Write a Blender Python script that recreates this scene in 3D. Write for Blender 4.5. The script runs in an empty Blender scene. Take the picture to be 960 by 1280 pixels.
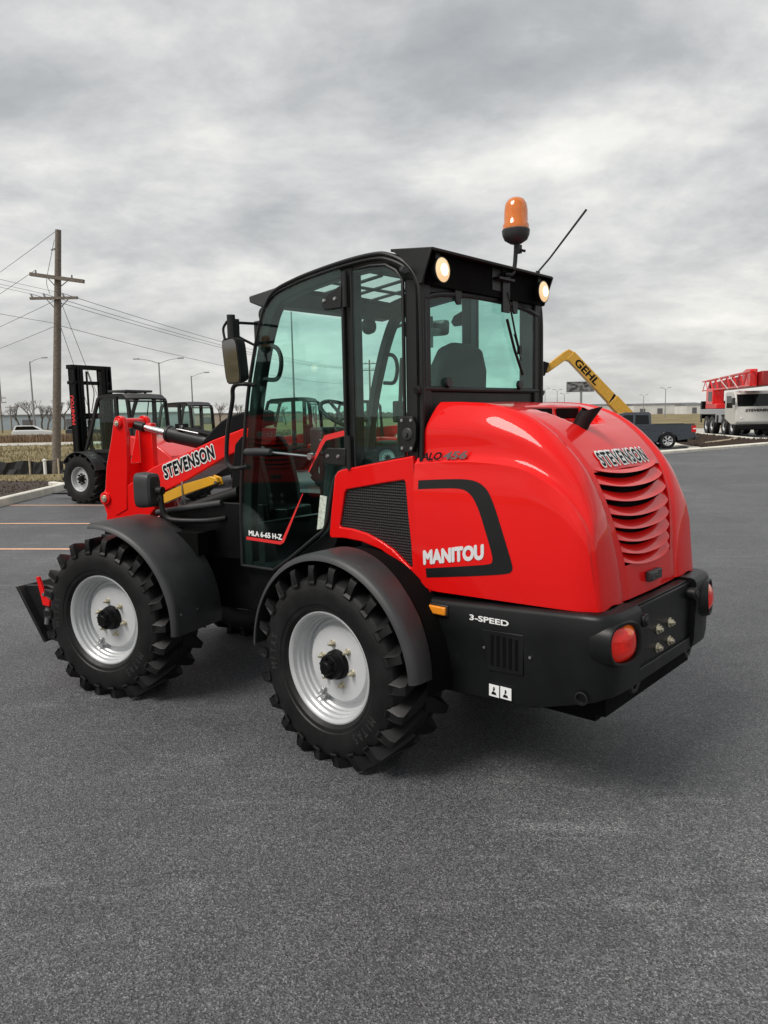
import bpy, bmesh, math, random
from mathutils import Vector, Matrix
R_ = math.radians
random.seed(7)
sc = bpy.context.scene
C = sc.collection

# ------------------------------------------------------------------ camera
PSI, PITCH, ROLL = -0.8444, 0.1276, -0.0201
CAM = Vector((-2.9768, 3.8548, 1.973))
_f = Vector((math.cos(PSI)*math.cos(PITCH), math.sin(PSI)*math.cos(PITCH), -math.sin(PITCH)))
_r = Vector((math.sin(PSI), -math.cos(PSI), 0.0)); _u = _r.cross(_f)
_r2 = _r*math.cos(ROLL)+_u*math.sin(ROLL); _u2 = -_r*math.sin(ROLL)+_u*math.cos(ROLL)
cam = bpy.data.cameras.new('camera'); cam.sensor_fit = 'VERTICAL'; cam.sensor_height = 36
cam.lens = 36*939.2/1280; cam.clip_end = 6000; cam.clip_start = 0.05
co = bpy.data.objects.new('camera', cam); C.objects.link(co)
co.matrix_world = Matrix(((_r2.x, _u2.x, -_f.x, CAM.x), (_r2.y, _u2.y, -_f.y, CAM.y), (_r2.z, _u2.z, -_f.z, CAM.z), (0, 0, 0, 1)))
sc.camera = co

# ------------------------------------------------------------------ world, sun, exposure
SUN_EL, SUN_AZ = R_(52), R_(75)      # azimuth measured from +X towards +Y (soft light from the camera's left)
w = bpy.data.worlds.new('World'); sc.world = w; w.use_nodes = True
nt = w.node_tree; N = nt.nodes; L = nt.links; N.clear()
def nd(t, **k):
    n = N.new(t)
    for a, b in k.items(): setattr(n, a, b)
    return n
def ramp(n, stops, interp='LINEAR'):
    cr = n.color_ramp; cr.interpolation = interp
    while len(cr.elements) > 1: cr.elements.remove(cr.elements[-1])
    cr.elements[0].position = stops[0][0]; cr.elements[0].color = (*stops[0][1], 1)
    for p, c in stops[1:]:
        e = cr.elements.new(p); e.color = (*c, 1)
sky = nd('ShaderNodeTexSky', sky_type='NISHITA', sun_disc=False, sun_elevation=SUN_EL, sun_rotation=math.pi/2-SUN_AZ, air_density=1.2, dust_density=3.0)
bgs = nd('ShaderNodeBackground'); bgs.inputs['Strength'].default_value = 0.05
L.new(sky.outputs[0], bgs.inputs[0])
tc = nd('ShaderNodeTexCoord'); sep = nd('ShaderNodeSeparateXYZ'); L.new(tc.outputs['Generated'], sep.inputs[0])
zab = nd('ShaderNodeMath', operation='ABSOLUTE'); L.new(sep.outputs[2], zab.inputs[0])
zad = nd('ShaderNodeMath', operation='ADD'); L.new(zab.outputs[0], zad.inputs[0]); zad.inputs[1].default_value = 0.28
dx = nd('ShaderNodeMath', operation='DIVIDE'); L.new(sep.outputs[0], dx.inputs[0]); L.new(zad.outputs[0], dx.inputs[1])
dy = nd('ShaderNodeMath', operation='DIVIDE'); L.new(sep.outputs[1], dy.inputs[0]); L.new(zad.outputs[0], dy.inputs[1])
cmb = nd('ShaderNodeCombineXYZ'); L.new(dx.outputs[0], cmb.inputs[0]); L.new(dy.outputs[0], cmb.inputs[1])
mp = nd('ShaderNodeMapping', vector_type='TEXTURE'); mp.inputs['Rotation'].default_value = (0, 0, PSI); mp.inputs['Location'].default_value = (-2.1, 4.4, 0); mp.inputs['Scale'].default_value = (0.62, 0.80, 1)
L.new(cmb.outputs[0], mp.inputs[0])
n1 = nd('ShaderNodeTexNoise'); n1.inputs['Scale'].default_value = 1.25; n1.inputs['Detail'].default_value = 8; n1.inputs['Roughness'].default_value = 0.60; n1.inputs['Distortion'].default_value = 0.15
n2 = nd('ShaderNodeTexNoise'); n2.inputs['Scale'].default_value = 0.52; n2.inputs['Detail'].default_value = 4; n2.inputs['Roughness'].default_value = 0.5
L.new(mp.outputs[0], n1.inputs[0]); L.new(mp.outputs[0], n2.inputs[0])
mixn = nd('ShaderNodeMix', data_type='FLOAT'); mixn.inputs[0].default_value = 0.40
L.new(n1.outputs[0], mixn.inputs[2]); L.new(n2.outputs[0], mixn.inputs[3])
rc = nd('ShaderNodeValToRGB'); L.new(mixn.outputs[0], rc.inputs[0])
ramp(rc, [(0.36, (0.27, 0.277, 0.287)), (0.45, (0.355, 0.364, 0.372)), (0.50, (0.44, 0.446, 0.449)), (0.54, (0.52, 0.521, 0.515)), (0.58, (0.61, 0.606, 0.585)), (0.66, (0.75, 0.74, 0.70))])
# the overcast layer thins to a paler, creamier band near the horizon all round
hz = nd('ShaderNodeMapRange'); L.new(zab.outputs[0], hz.inputs[0]); hz.inputs[1].default_value = 0.0; hz.inputs[2].default_value = 0.30; hz.inputs[3].default_value = 1.0; hz.inputs[4].default_value = 0.0
hzp = nd('ShaderNodeMath', operation='POWER'); L.new(hz.outputs[0], hzp.inputs[0]); hzp.inputs[1].default_value = 1.8
hzm = nd('ShaderNodeMath', operation='MULTIPLY'); L.new(hzp.outputs[0], hzm.inputs[0]); hzm.inputs[1].default_value = 0.30
mc = nd('ShaderNodeMix', data_type='RGBA'); L.new(hzm.outputs[0], mc.inputs[0]); L.new(rc.outputs[0], mc.inputs[6]); mc.inputs[7].default_value = (0.66, 0.64, 0.57, 1)
bgc = nd('ShaderNodeBackground'); bgc.inputs['Strength'].default_value = 0.80
L.new(mc.outputs[2], bgc.inputs[0])
ms = nd('ShaderNodeMixShader'); ms.inputs[0].default_value = 0.93
L.new(bgs.outputs[0], ms.inputs[1]); L.new(bgc.outputs[0], ms.inputs[2])
wo = nd('ShaderNodeOutputWorld'); L.new(ms.outputs[0], wo.inputs[0])

sl = bpy.data.lights.new('sun', 'SUN'); sl.energy = 1.5; sl.angle = R_(26); sl.color = (1.0, 0.96, 0.90)
so = bpy.data.objects.new('sun', sl); C.objects.link(so)
_sd = Vector((math.cos(SUN_EL)*math.cos(SUN_AZ), math.cos(SUN_EL)*math.sin(SUN_AZ), math.sin(SUN_EL)))
so.rotation_euler = _sd.to_track_quat('Z', 'Y').to_euler(); so.location = (0, 0, 30)
sc.view_settings.view_transform = 'Standard'; sc.view_settings.look = 'None'; sc.view_settings.gamma = 1.0
sc.view_settings.exposure = 0.85; sc.view_settings.use_curve_mapping = False
sc.cycles.max_bounces = 10; sc.cycles.transparent_max_bounces = 24; sc.cycles.use_denoising = True

# ------------------------------------------------------------------ materials
MATS = {}
def mat(name, col, rough=0.5, metal=0.0, coat=0.0, spec=0.5, var=0.0, vscale=6.0, bump=0.0, bscale=60.0, emit=None, es=0.0, dust=0.0, coat_rough=0.04):
    m = bpy.data.materials.new(name); m.use_nodes = True; t = m.node_tree; b = t.nodes['Principled BSDF']
    b.inputs['Roughness'].default_value = rough; b.inputs['Metallic'].default_value = metal
    b.inputs['Coat Weight'].default_value = coat; b.inputs['Coat Roughness'].default_value = coat_rough; b.inputs['Coat IOR'].default_value = 1.38; b.inputs['Specular IOR Level'].default_value = spec
    tcn = t.nodes.new('ShaderNodeTexCoord')
    nz = t.nodes.new('ShaderNodeTexNoise'); nz.inputs['Scale'].default_value = vscale; nz.inputs['Detail'].default_value = 6
    t.links.new(tcn.outputs['Object'], nz.inputs[0])
    r = t.nodes.new('ShaderNodeValToRGB'); t.links.new(nz.outputs[0], r.inputs[0])
    ramp(r, [(0.3, tuple(c*(1-var) for c in col)), (0.7, tuple(min(1, c*(1+var)+dust*0.02) for c in col))])
    t.links.new(r.outputs[0], b.inputs['Base Color'])
    mr = t.nodes.new('ShaderNodeMapRange'); t.links.new(nz.outputs[0], mr.inputs[0])
    mr.inputs[1].default_value = 0.3; mr.inputs[2].default_value = 0.7; mr.inputs[3].default_value = max(0.01, rough-0.06); mr.inputs[4].default_value = min(1, rough+0.08)
    t.links.new(mr.outputs[0], b.inputs['Roughness'])
    if bump:
        n2 = t.nodes.new('ShaderNodeTexNoise'); n2.inputs['Scale'].default_value = bscale; n2.inputs['Detail'].default_value = 5
        t.links.new(tcn.outputs['Object'], n2.inputs[0])
        bp = t.nodes.new('ShaderNodeBump'); bp.inputs['Strength'].default_value = bump; bp.inputs['Distance'].default_value = 0.01
        t.links.new(n2.outputs[0], bp.inputs['Height']); t.links.new(bp.outputs[0], b.inputs['Normal'])
    if emit:
        b.inputs['Emission Color'].default_value = (*emit, 1); b.inputs['Emission Strength'].default_value = es
    MATS[name] = m; return m
mat('red', (0.75, 0.007, 0.0065), 0.40, spec=0.08, coat=0.9, var=0.03, vscale=2.0, coat_rough=0.015)
mat('red_far', (0.72, 0.012, 0.014), 0.35, coat=0.6, var=0.05)
mat('black_paint', (0.0035, 0.0035, 0.004), 0.42, spec=0.18, var=0.2, bump=0.03, bscale=150)
mat('black_satin', (0.009, 0.009, 0.0095), 0.42, spec=0.4, var=0.2, bump=0.05, bscale=220)
mat('black_plastic', (0.034, 0.035, 0.037), 0.46, var=0.15, bump=0.10, bscale=320)
mat('bumper_black', (0.0045, 0.005, 0.0055), 0.40, spec=0.32, var=0.2, bump=0.06, bscale=260)
mat('void', (0.003, 0.003, 0.003), 0.8, spec=0.1)
mat('rubber', (0.0042, 0.0042, 0.0045), 0.48, spec=0.34, var=0.35, vscale=9, bump=0.12, bscale=90, dust=0.15)
mat('rubber_text', (0.030, 0.030, 0.031), 0.5)
mat('rim', (0.50, 0.51, 0.52), 0.36, metal=0.25, var=0.05, coat=0.2)
mat('rim_disc', (0.56, 0.57, 0.58), 0.45, metal=0.1, var=0.04)
mat('gold', (0.60, 0.56, 0.44), 0.35, metal=0.8, var=0.15, vscale=60)
mat('steel', (0.45, 0.45, 0.46), 0.3, metal=0.9, var=0.1)
mat('chrome', (0.75, 0.75, 0.76), 0.12, metal=1.0, var=0.05)
mat('mirror', (0.26, 0.26, 0.27), 0.03, metal=1.0)
mat('yellow', (0.72, 0.36, 0.015), 0.4, coat=0.4, var=0.08)
mat('gehl_yellow', (0.62, 0.33, 0.03), 0.45, coat=0.3, var=0.1)
mat('band', (0.010, 0.0105, 0.011), 0.38, spec=0.35, var=0.05)
mat('silver_text', (0.70, 0.70, 0.71), 0.5, spec=0.2)
mat('white', (0.82, 0.82, 0.81), 0.5, spec=0.2, var=0.03)
mat('crane_white', (0.56, 0.55, 0.51), 0.4, coat=0.3, var=0.05)
mat('crane_deep_red', (0.30, 0.010, 0.012), 0.45, coat=0.3, var=0.1)
mat('crane_grey', (0.33, 0.34, 0.35), 0.5, var=0.1)
mat('dark_text', (0.008, 0.008, 0.010), 0.6, spec=0.12)
mat('grey_text', (0.12, 0.10, 0.10), 0.4)
mat('red_line', (0.70, 0.03, 0.03), 0.35)
mat('amber', (0.85, 0.28, 0.02), 0.2, coat=0.8, var=0.1, vscale=40)
mat('lamp_red', (0.36, 0.004, 0.004), 0.2, spec=0.3, coat=0.6, var=0.5, vscale=22, emit=(1, 0.03, 0.01), es=0.10, bump=0.5, bscale=45)
mat('lamp_orange', (0.50, 0.06, 0.006), 0.12, coat=1.0, var=0.3, vscale=25, emit=(1, 0.2, 0.02), es=0.10)
mat('lamp_clear', (0.75, 0.70, 0.70), 0.15, coat=1.0)
mat('lamp_lit', (0.9, 0.8, 0.6), 0.15, coat=0.5, emit=(1.0, 0.62, 0.26), es=0.36)
mat('lamp_core', (0.9, 0.9, 0.8), 0.15, emit=(1.0, 0.88, 0.55), es=1.3)
mat('seat', (0.035, 0.036, 0.038), 0.75, var=0.15, bump=0.2, bscale=120)
mat('grey_trim', (0.05, 0.05, 0.052), 0.6, var=0.1)
mat('pickup_paint', (0.035, 0.043, 0.055), 0.3, coat=1.0, var=0.05)
mat('car_white', (0.72, 0.73, 0.74), 0.3, coat=0.8)
mat('wood_pole', (0.17, 0.145, 0.12), 0.85, var=0.35, vscale=14, bump=0.5, bscale=30)
mat('galv', (0.28, 0.285, 0.29), 0.5, metal=0.4, var=0.1)
mat('wire', (0.05, 0.05, 0.052), 0.6)
mat('concrete', (0.70, 0.675, 0.59), 0.8, var=0.16, vscale=3, bump=0.3, bscale=40)
mat('silt', (0.012, 0.012, 0.013), 0.6, var=0.4, bump=0.5, bscale=6)
mat('sticker', (0.55, 0.60, 0.52), 0.5, var=0.25, vscale=60)
mat('stake', (0.45, 0.38, 0.28), 0.8, var=0.2)
mat('warehouse', (0.32, 0.38, 0.42), 0.6, var=0.06, vscale=0.4)
mat('warehouse_white', (0.62, 0.62, 0.60), 0.6, var=0.1, vscale=0.3)
mat('warehouse_tan', (0.36, 0.31, 0.26), 0.7, var=0.1, vscale=0.3)
mat('dark_roof', (0.12, 0.12, 0.13), 0.7)
mat('bark', (0.10, 0.085, 0.07), 0.9, var=0.3)
mat('mulch', (0.045, 0.030, 0.021), 0.95, var=0.55, vscale=40, bump=0.8, bscale=25)
mat('reed', (0.20, 0.135, 0.085), 0.9, var=0.4, vscale=0.5)
mat('dry_grass', (0.26, 0.215, 0.115), 0.9, var=0.35, vscale=0.6)
mat('road_pale', (0.46, 0.44, 0.40), 0.85, var=0.08, vscale=0.5)
mat('paint_line', (0.72, 0.42, 0.27), 0.7, var=0.15, vscale=20)
mat('tread_plate', (0.20, 0.20, 0.20), 0.5, metal=0.6)

def glass(name, tint, gloss=0.5, dark=0.0):
    m = bpy.data.materials.new(name); m.use_nodes = True; t = m.node_tree; t.nodes.clear()
    tr = t.nodes.new('ShaderNodeBsdfTransparent'); tr.inputs[0].default_value = (*tint, 1)
    gl = t.nodes.new('ShaderNodeBsdfGlossy'); gl.inputs['Roughness'].default_value = 0.01; gl.inputs[0].default_value = (0.95, 0.98, 0.97, 1)
    lw = t.nodes.new('ShaderNodeLayerWeight'); lw.inputs[0].default_value = 0.5        # Schlick reflectance, the same on both faces of the pane
    pw = t.nodes.new('ShaderNodeMath'); pw.operation = 'POWER'; pw.inputs[1].default_value = 5; t.links.new(lw.outputs['Facing'], pw.inputs[0])
    ma = t.nodes.new('ShaderNodeMath'); ma.operation = 'MULTIPLY_ADD'; ma.inputs[1].default_value = 0.96; ma.inputs[2].default_value = 0.04; t.links.new(pw.outputs[0], ma.inputs[0])
    mu = t.nodes.new('ShaderNodeMath'); mu.operation = 'MULTIPLY'; mu.inputs[1].default_value = gloss; t.links.new(ma.outputs[0], mu.inputs[0])
    mx = t.nodes.new('ShaderNodeMixShader'); t.links.new(mu.outputs[0], mx.inputs[0]); t.links.new(tr.outputs[0], mx.inputs[1]); t.links.new(gl.outputs[0], mx.inputs[2])
    o = t.nodes.new('ShaderNodeOutputMaterial'); t.links.new(mx.outputs[0], o.inputs[0]); MATS[name] = m
glass('glass', (0.80, 0.96, 0.92), 0.85)
glass('glass_far', (0.88, 0.96, 0.93), 0.6)
glass('glass_dark', (0.10, 0.12, 0.13), 0.8)
glass('glass_clear', (0.9, 0.92, 0.9), 0.6)
def dome_mat():
    m = bpy.data.materials.new('amber_dome'); m.use_nodes = True; t = m.node_tree; b = t.nodes['Principled BSDF']
    b.inputs['Base Color'].default_value = (0.95, 0.24, 0.01, 1); b.inputs['Roughness'].default_value = 0.08; b.inputs['Transmission Weight'].default_value = 0.35
    b.inputs['Coat Weight'].default_value = 1.0
    tcn = t.nodes.new('ShaderNodeTexCoord'); wv = t.nodes.new('ShaderNodeTexWave'); wv.inputs['Scale'].default_value = 40; t.links.new(tcn.outputs['Object'], wv.inputs[0])
    bp = t.nodes.new('ShaderNodeBump'); bp.inputs['Strength'].default_value = 0.15; t.links.new(wv.outputs[0], bp.inputs['Height']); t.links.new(bp.outputs[0], b.inputs['Normal'])
    MATS['amber_dome'] = m
dome_mat()
def mesh_grille_mat():
    m = bpy.data.materials.new('grille_mesh'); m.use_nodes = True; t = m.node_tree; b = t.nodes['Principled BSDF']; b.inputs['Roughness'].default_value = 0.45
    tcn = t.nodes.new('ShaderNodeTexCoord'); mpn = t.nodes.new('ShaderNodeMapping'); mpn.inputs['Scale'].default_value = (1, 0.001, 1)
    t.links.new(tcn.outputs['Object'], mpn.inputs[0])
    v = t.nodes.new('ShaderNodeTexVoronoi'); v.inputs['Scale'].default_value = 62; v.inputs['Randomness'].default_value = 0.12; t.links.new(mpn.outputs[0], v.inputs[0])
    r = t.nodes.new('ShaderNodeValToRGB'); t.links.new(v.outputs['Distance'], r.inputs[0]); ramp(r, [(0.36, (0.0015, 0.0015, 0.0015)), (0.46, (0.010, 0.010, 0.0105))])
    t.links.new(r.outputs[0], b.inputs['Base Color'])
    bp = t.nodes.new('ShaderNodeBump'); bp.inputs['Strength'].default_value = 0.7; bp.inputs['Distance'].default_value = 0.01; t.links.new(v.outputs['Distance'], bp.inputs['Height']); t.links.new(bp.outputs[0], b.inputs['Normal'])
    MATS['grille_mesh'] = m
mesh_grille_mat()
def asphalt_mat():
    m = bpy.data.materials.new('asphalt'); m.use_nodes = True; t = m.node_tree; b = t.nodes['Principled BSDF']
    tcn = t.nodes.new('ShaderNodeTexCoord')
    def noise(s, d, r=0.55, dist=0.0):
        n = t.nodes.new('ShaderNodeTexNoise'); n.inputs['Scale'].default_value = s; n.inputs['Detail'].default_value = d; n.inputs['Roughness'].default_value = r; n.inputs['Distortion'].default_value = dist
        t.links.new(tcn.outputs['Object'], n.inputs[0]); return n
    vo = t.nodes.new('ShaderNodeTexVoronoi'); vo.inputs['Scale'].default_value = 175; t.links.new(tcn.outputs['Object'], vo.inputs[0])
    rr = t.nodes.new('ShaderNodeSeparateColor'); t.links.new(vo.outputs['Color'], rr.inputs[0])
    r1 = t.nodes.new('ShaderNodeValToRGB'); t.links.new(rr.outputs[0], r1.inputs[0])
    ramp(r1, [(0.0, (0.030, 0.031, 0.034)), (0.40, (0.074, 0.076, 0.082)), (0.75, (0.122, 0.125, 0.132)), (0.93, (0.18, 0.183, 0.19)), (1.0, (0.27, 0.27, 0.27))])
    big = noise(0.35, 5, 0.55, 0.6); r2 = t.nodes.new('ShaderNodeValToRGB'); t.links.new(big.outputs[0], r2.inputs[0]); ramp(r2, [(0.3, (0.76, 0.76, 0.77)), (0.7, (1.18, 1.18, 1.17))])
    med = noise(2.2, 4, 0.6, 0.3); r3 = t.nodes.new('ShaderNodeValToRGB'); t.links.new(med.outputs[0], r3.inputs[0]); ramp(r3, [(0.35, (0.9, 0.9, 0.9)), (0.66, (1.08, 1.08, 1.07))])
    m1 = t.nodes.new('ShaderNodeMix'); m1.data_type = 'RGBA'; m1.blend_type = 'MULTIPLY'; m1.inputs[0].default_value = 1; t.links.new(r1.outputs[0], m1.inputs[6]); t.links.new(r2.outputs[0], m1.inputs[7])
    m2 = t.nodes.new('ShaderNodeMix'); m2.data_type = 'RGBA'; m2.blend_type = 'MULTIPLY'; m2.inputs[0].default_value = 1; t.links.new(m1.outputs[2], m2.inputs[6]); t.links.new(r3.outputs[0], m2.inputs[7])
    # pale scuffs: stretched noise, thresholded, gathered in patches; and faint dark tyre and oil marks
    def streak(rot, sc_, nscale, stops, patch, pst):
        mpn = t.nodes.new('ShaderNodeMapping'); mpn.vector_type = 'TEXTURE'; mpn.inputs['Rotation'].default_value = (0, 0, R_(rot)); mpn.inputs['Scale'].default_value = sc_; t.links.new(tcn.outputs['Object'], mpn.inputs[0])
        ns = t.nodes.new('ShaderNodeTexNoise'); ns.inputs['Scale'].default_value = nscale; ns.inputs['Detail'].default_value = 8; ns.inputs['Roughness'].default_value = 0.72; t.links.new(mpn.outputs[0], ns.inputs[0])
        rs = t.nodes.new('ShaderNodeValToRGB'); t.links.new(ns.outputs[0], rs.inputs[0]); ramp(rs, stops)
        pn = noise(patch, 3, 0.5, 0.4); rp = t.nodes.new('ShaderNodeValToRGB'); t.links.new(pn.outputs[0], rp.inputs[0]); ramp(rp, pst)
        mm = t.nodes.new('ShaderNodeMix'); mm.data_type = 'RGBA'; mm.blend_type = 'MULTIPLY'; mm.inputs[0].default_value = 1; t.links.new(rs.outputs[0], mm.inputs[6]); t.links.new(rp.outputs[0], mm.inputs[7]); return mm.outputs[2]
    def over(prev, fac, col):
        mm = t.nodes.new('ShaderNodeMix'); mm.data_type = 'RGBA'; mm.blend_type = 'MULTIPLY'; mm.clamp_result = False; t.links.new(fac, mm.inputs[0]); t.links.new(prev, mm.inputs[6]); mm.inputs[7].default_value = (*col, 1); return mm
    k0, k1 = (0, 0, 0), (1, 1, 1)
    s1 = streak(40, (1.6, 0.35, 1), 1.6, [(0.53, k0), (0.68, (0.62, 0.62, 0.62))], 0.55, [(0.42, k0), (0.56, k1)])
    s2 = streak(-20, (0.5, 0.3, 1), 2.4, [(0.57, k0), (0.70, (0.5, 0.5, 0.5))], 0.8, [(0.46, k0), (0.58, k1)])
    s3 = streak(48, (5.0, 0.16, 1), 1.2, [(0.54, k0), (0.66, (0.45, 0.45, 0.45))], 0.30, [(0.42, k0), (0.58, k1)])
    s4 = streak(10, (0.5, 0.4, 1), 1.4, [(0.66, k0), (0.72, (0.6, 0.6, 0.6))], 0.5, [(0.48, k0), (0.56, k1)])
    m3 = over(over(over(over(m2.outputs[2], s1, (2.1, 2.1, 2.05)).outputs[2], s2, (2.0, 2.0, 1.95)).outputs[2], s3, (0.5, 0.5, 0.52)).outputs[2], s4, (0.25, 0.25, 0.26))
    t.links.new(m3.outputs[2], b.inputs['Base Color'])
    b.inputs['Roughness'].default_value = 0.62; b.inputs['Specular IOR Level'].default_value = 0.5
    bp = t.nodes.new('ShaderNodeBump'); bp.inputs['Strength'].default_value = 0.55; bp.inputs['Distance'].default_value = 0.006; t.links.new(vo.outputs['Distance'], bp.inputs['Height'])
    t.links.new(bp.outputs[0], b.inputs['Normal']); MATS['asphalt'] = m
asphalt_mat()
def ground_mat():
    m = bpy.data.materials.new('field'); m.use_nodes = True; t = m.node_tree; b = t.nodes['Principled BSDF']; b.inputs['Roughness'].default_value = 0.95; b.inputs['Specular IOR Level'].default_value = 0.1
    tcn = t.nodes.new('ShaderNodeTexCoord')
    a = t.nodes.new('ShaderNodeTexNoise'); a.inputs['Scale'].default_value = 0.16; a.inputs['Detail'].default_value = 9; a.inputs['Roughness'].default_value = 0.7; t.links.new(tcn.outputs['Object'], a.inputs[0])
    r = t.nodes.new('ShaderNodeValToRGB'); t.links.new(a.outputs[0], r.inputs[0])
    ramp(r, [(0.30, (0.085, 0.075, 0.045)), (0.45, (0.20, 0.17, 0.095)), (0.55, (0.29, 0.24, 0.14)), (0.70, (0.33, 0.27, 0.18))])
    f = t.nodes.new('ShaderNodeTexNoise'); f.inputs['Scale'].default_value = 9; f.inputs['Detail'].default_value = 6; f.inputs['Roughness'].default_value = 0.75; t.links.new(tcn.outputs['Object'], f.inputs[0])
    r2 = t.nodes.new('ShaderNodeValToRGB'); t.links.new(f.outputs[0], r2.inputs[0]); ramp(r2, [(0.3, (0.55, 0.55, 0.55)), (0.7, (1.25, 1.22, 1.15))])
    mm = t.nodes.new('ShaderNodeMix'); mm.data_type = 'RGBA'; mm.blend_type = 'MULTIPLY'; mm.inputs[0].default_value = 1; t.links.new(r.outputs[0], mm.inputs[6]); t.links.new(r2.outputs[0], mm.inputs[7])
    t.links.new(mm.outputs[2], b.inputs['Base Color'])
    bp = t.nodes.new('ShaderNodeBump'); bp.inputs['Strength'].default_value = 0.8; bp.inputs['Distance'].default_value = 0.05; t.links.new(f.outputs[0], bp.inputs['Height']); t.links.new(bp.outputs[0], b.inputs['Normal'])
    MATS['field'] = m
ground_mat()
def billboard_mat(name, a, b_, scale):
    m = bpy.data.materials.new(name); m.use_nodes = True; t = m.node_tree; b = t.nodes['Principled BSDF']
    tcn = t.nodes.new('ShaderNodeTexCoord'); mpn = t.nodes.new('ShaderNodeMapping'); mpn.inputs['Scale'].default_value = scale; t.links.new(tcn.outputs['Object'], mpn.inputs[0])
    n = t.nodes.new('ShaderNodeTexNoise'); n.inputs['Scale'].default_value = 1.0; n.inputs['Detail'].default_value = 3; t.links.new(mpn.outputs[0], n.inputs[0])
    r = t.nodes.new('ShaderNodeValToRGB'); t.links.new(n.outputs[0], r.inputs[0]); ramp(r, [(0.42, a), (0.56, b_)])
    t.links.new(r.outputs[0], b.inputs['Base Color']); MATS[name] = m
billboard_mat('billboard_dark', (0.03, 0.03, 0.035), (0.22, 0.22, 0.23), (0.9, 0.9, 1.3))
billboard_mat('billboard_pale', (0.20, 0.20, 0.17), (0.40, 0.39, 0.33), (1.2, 1.2, 0.3))

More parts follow.
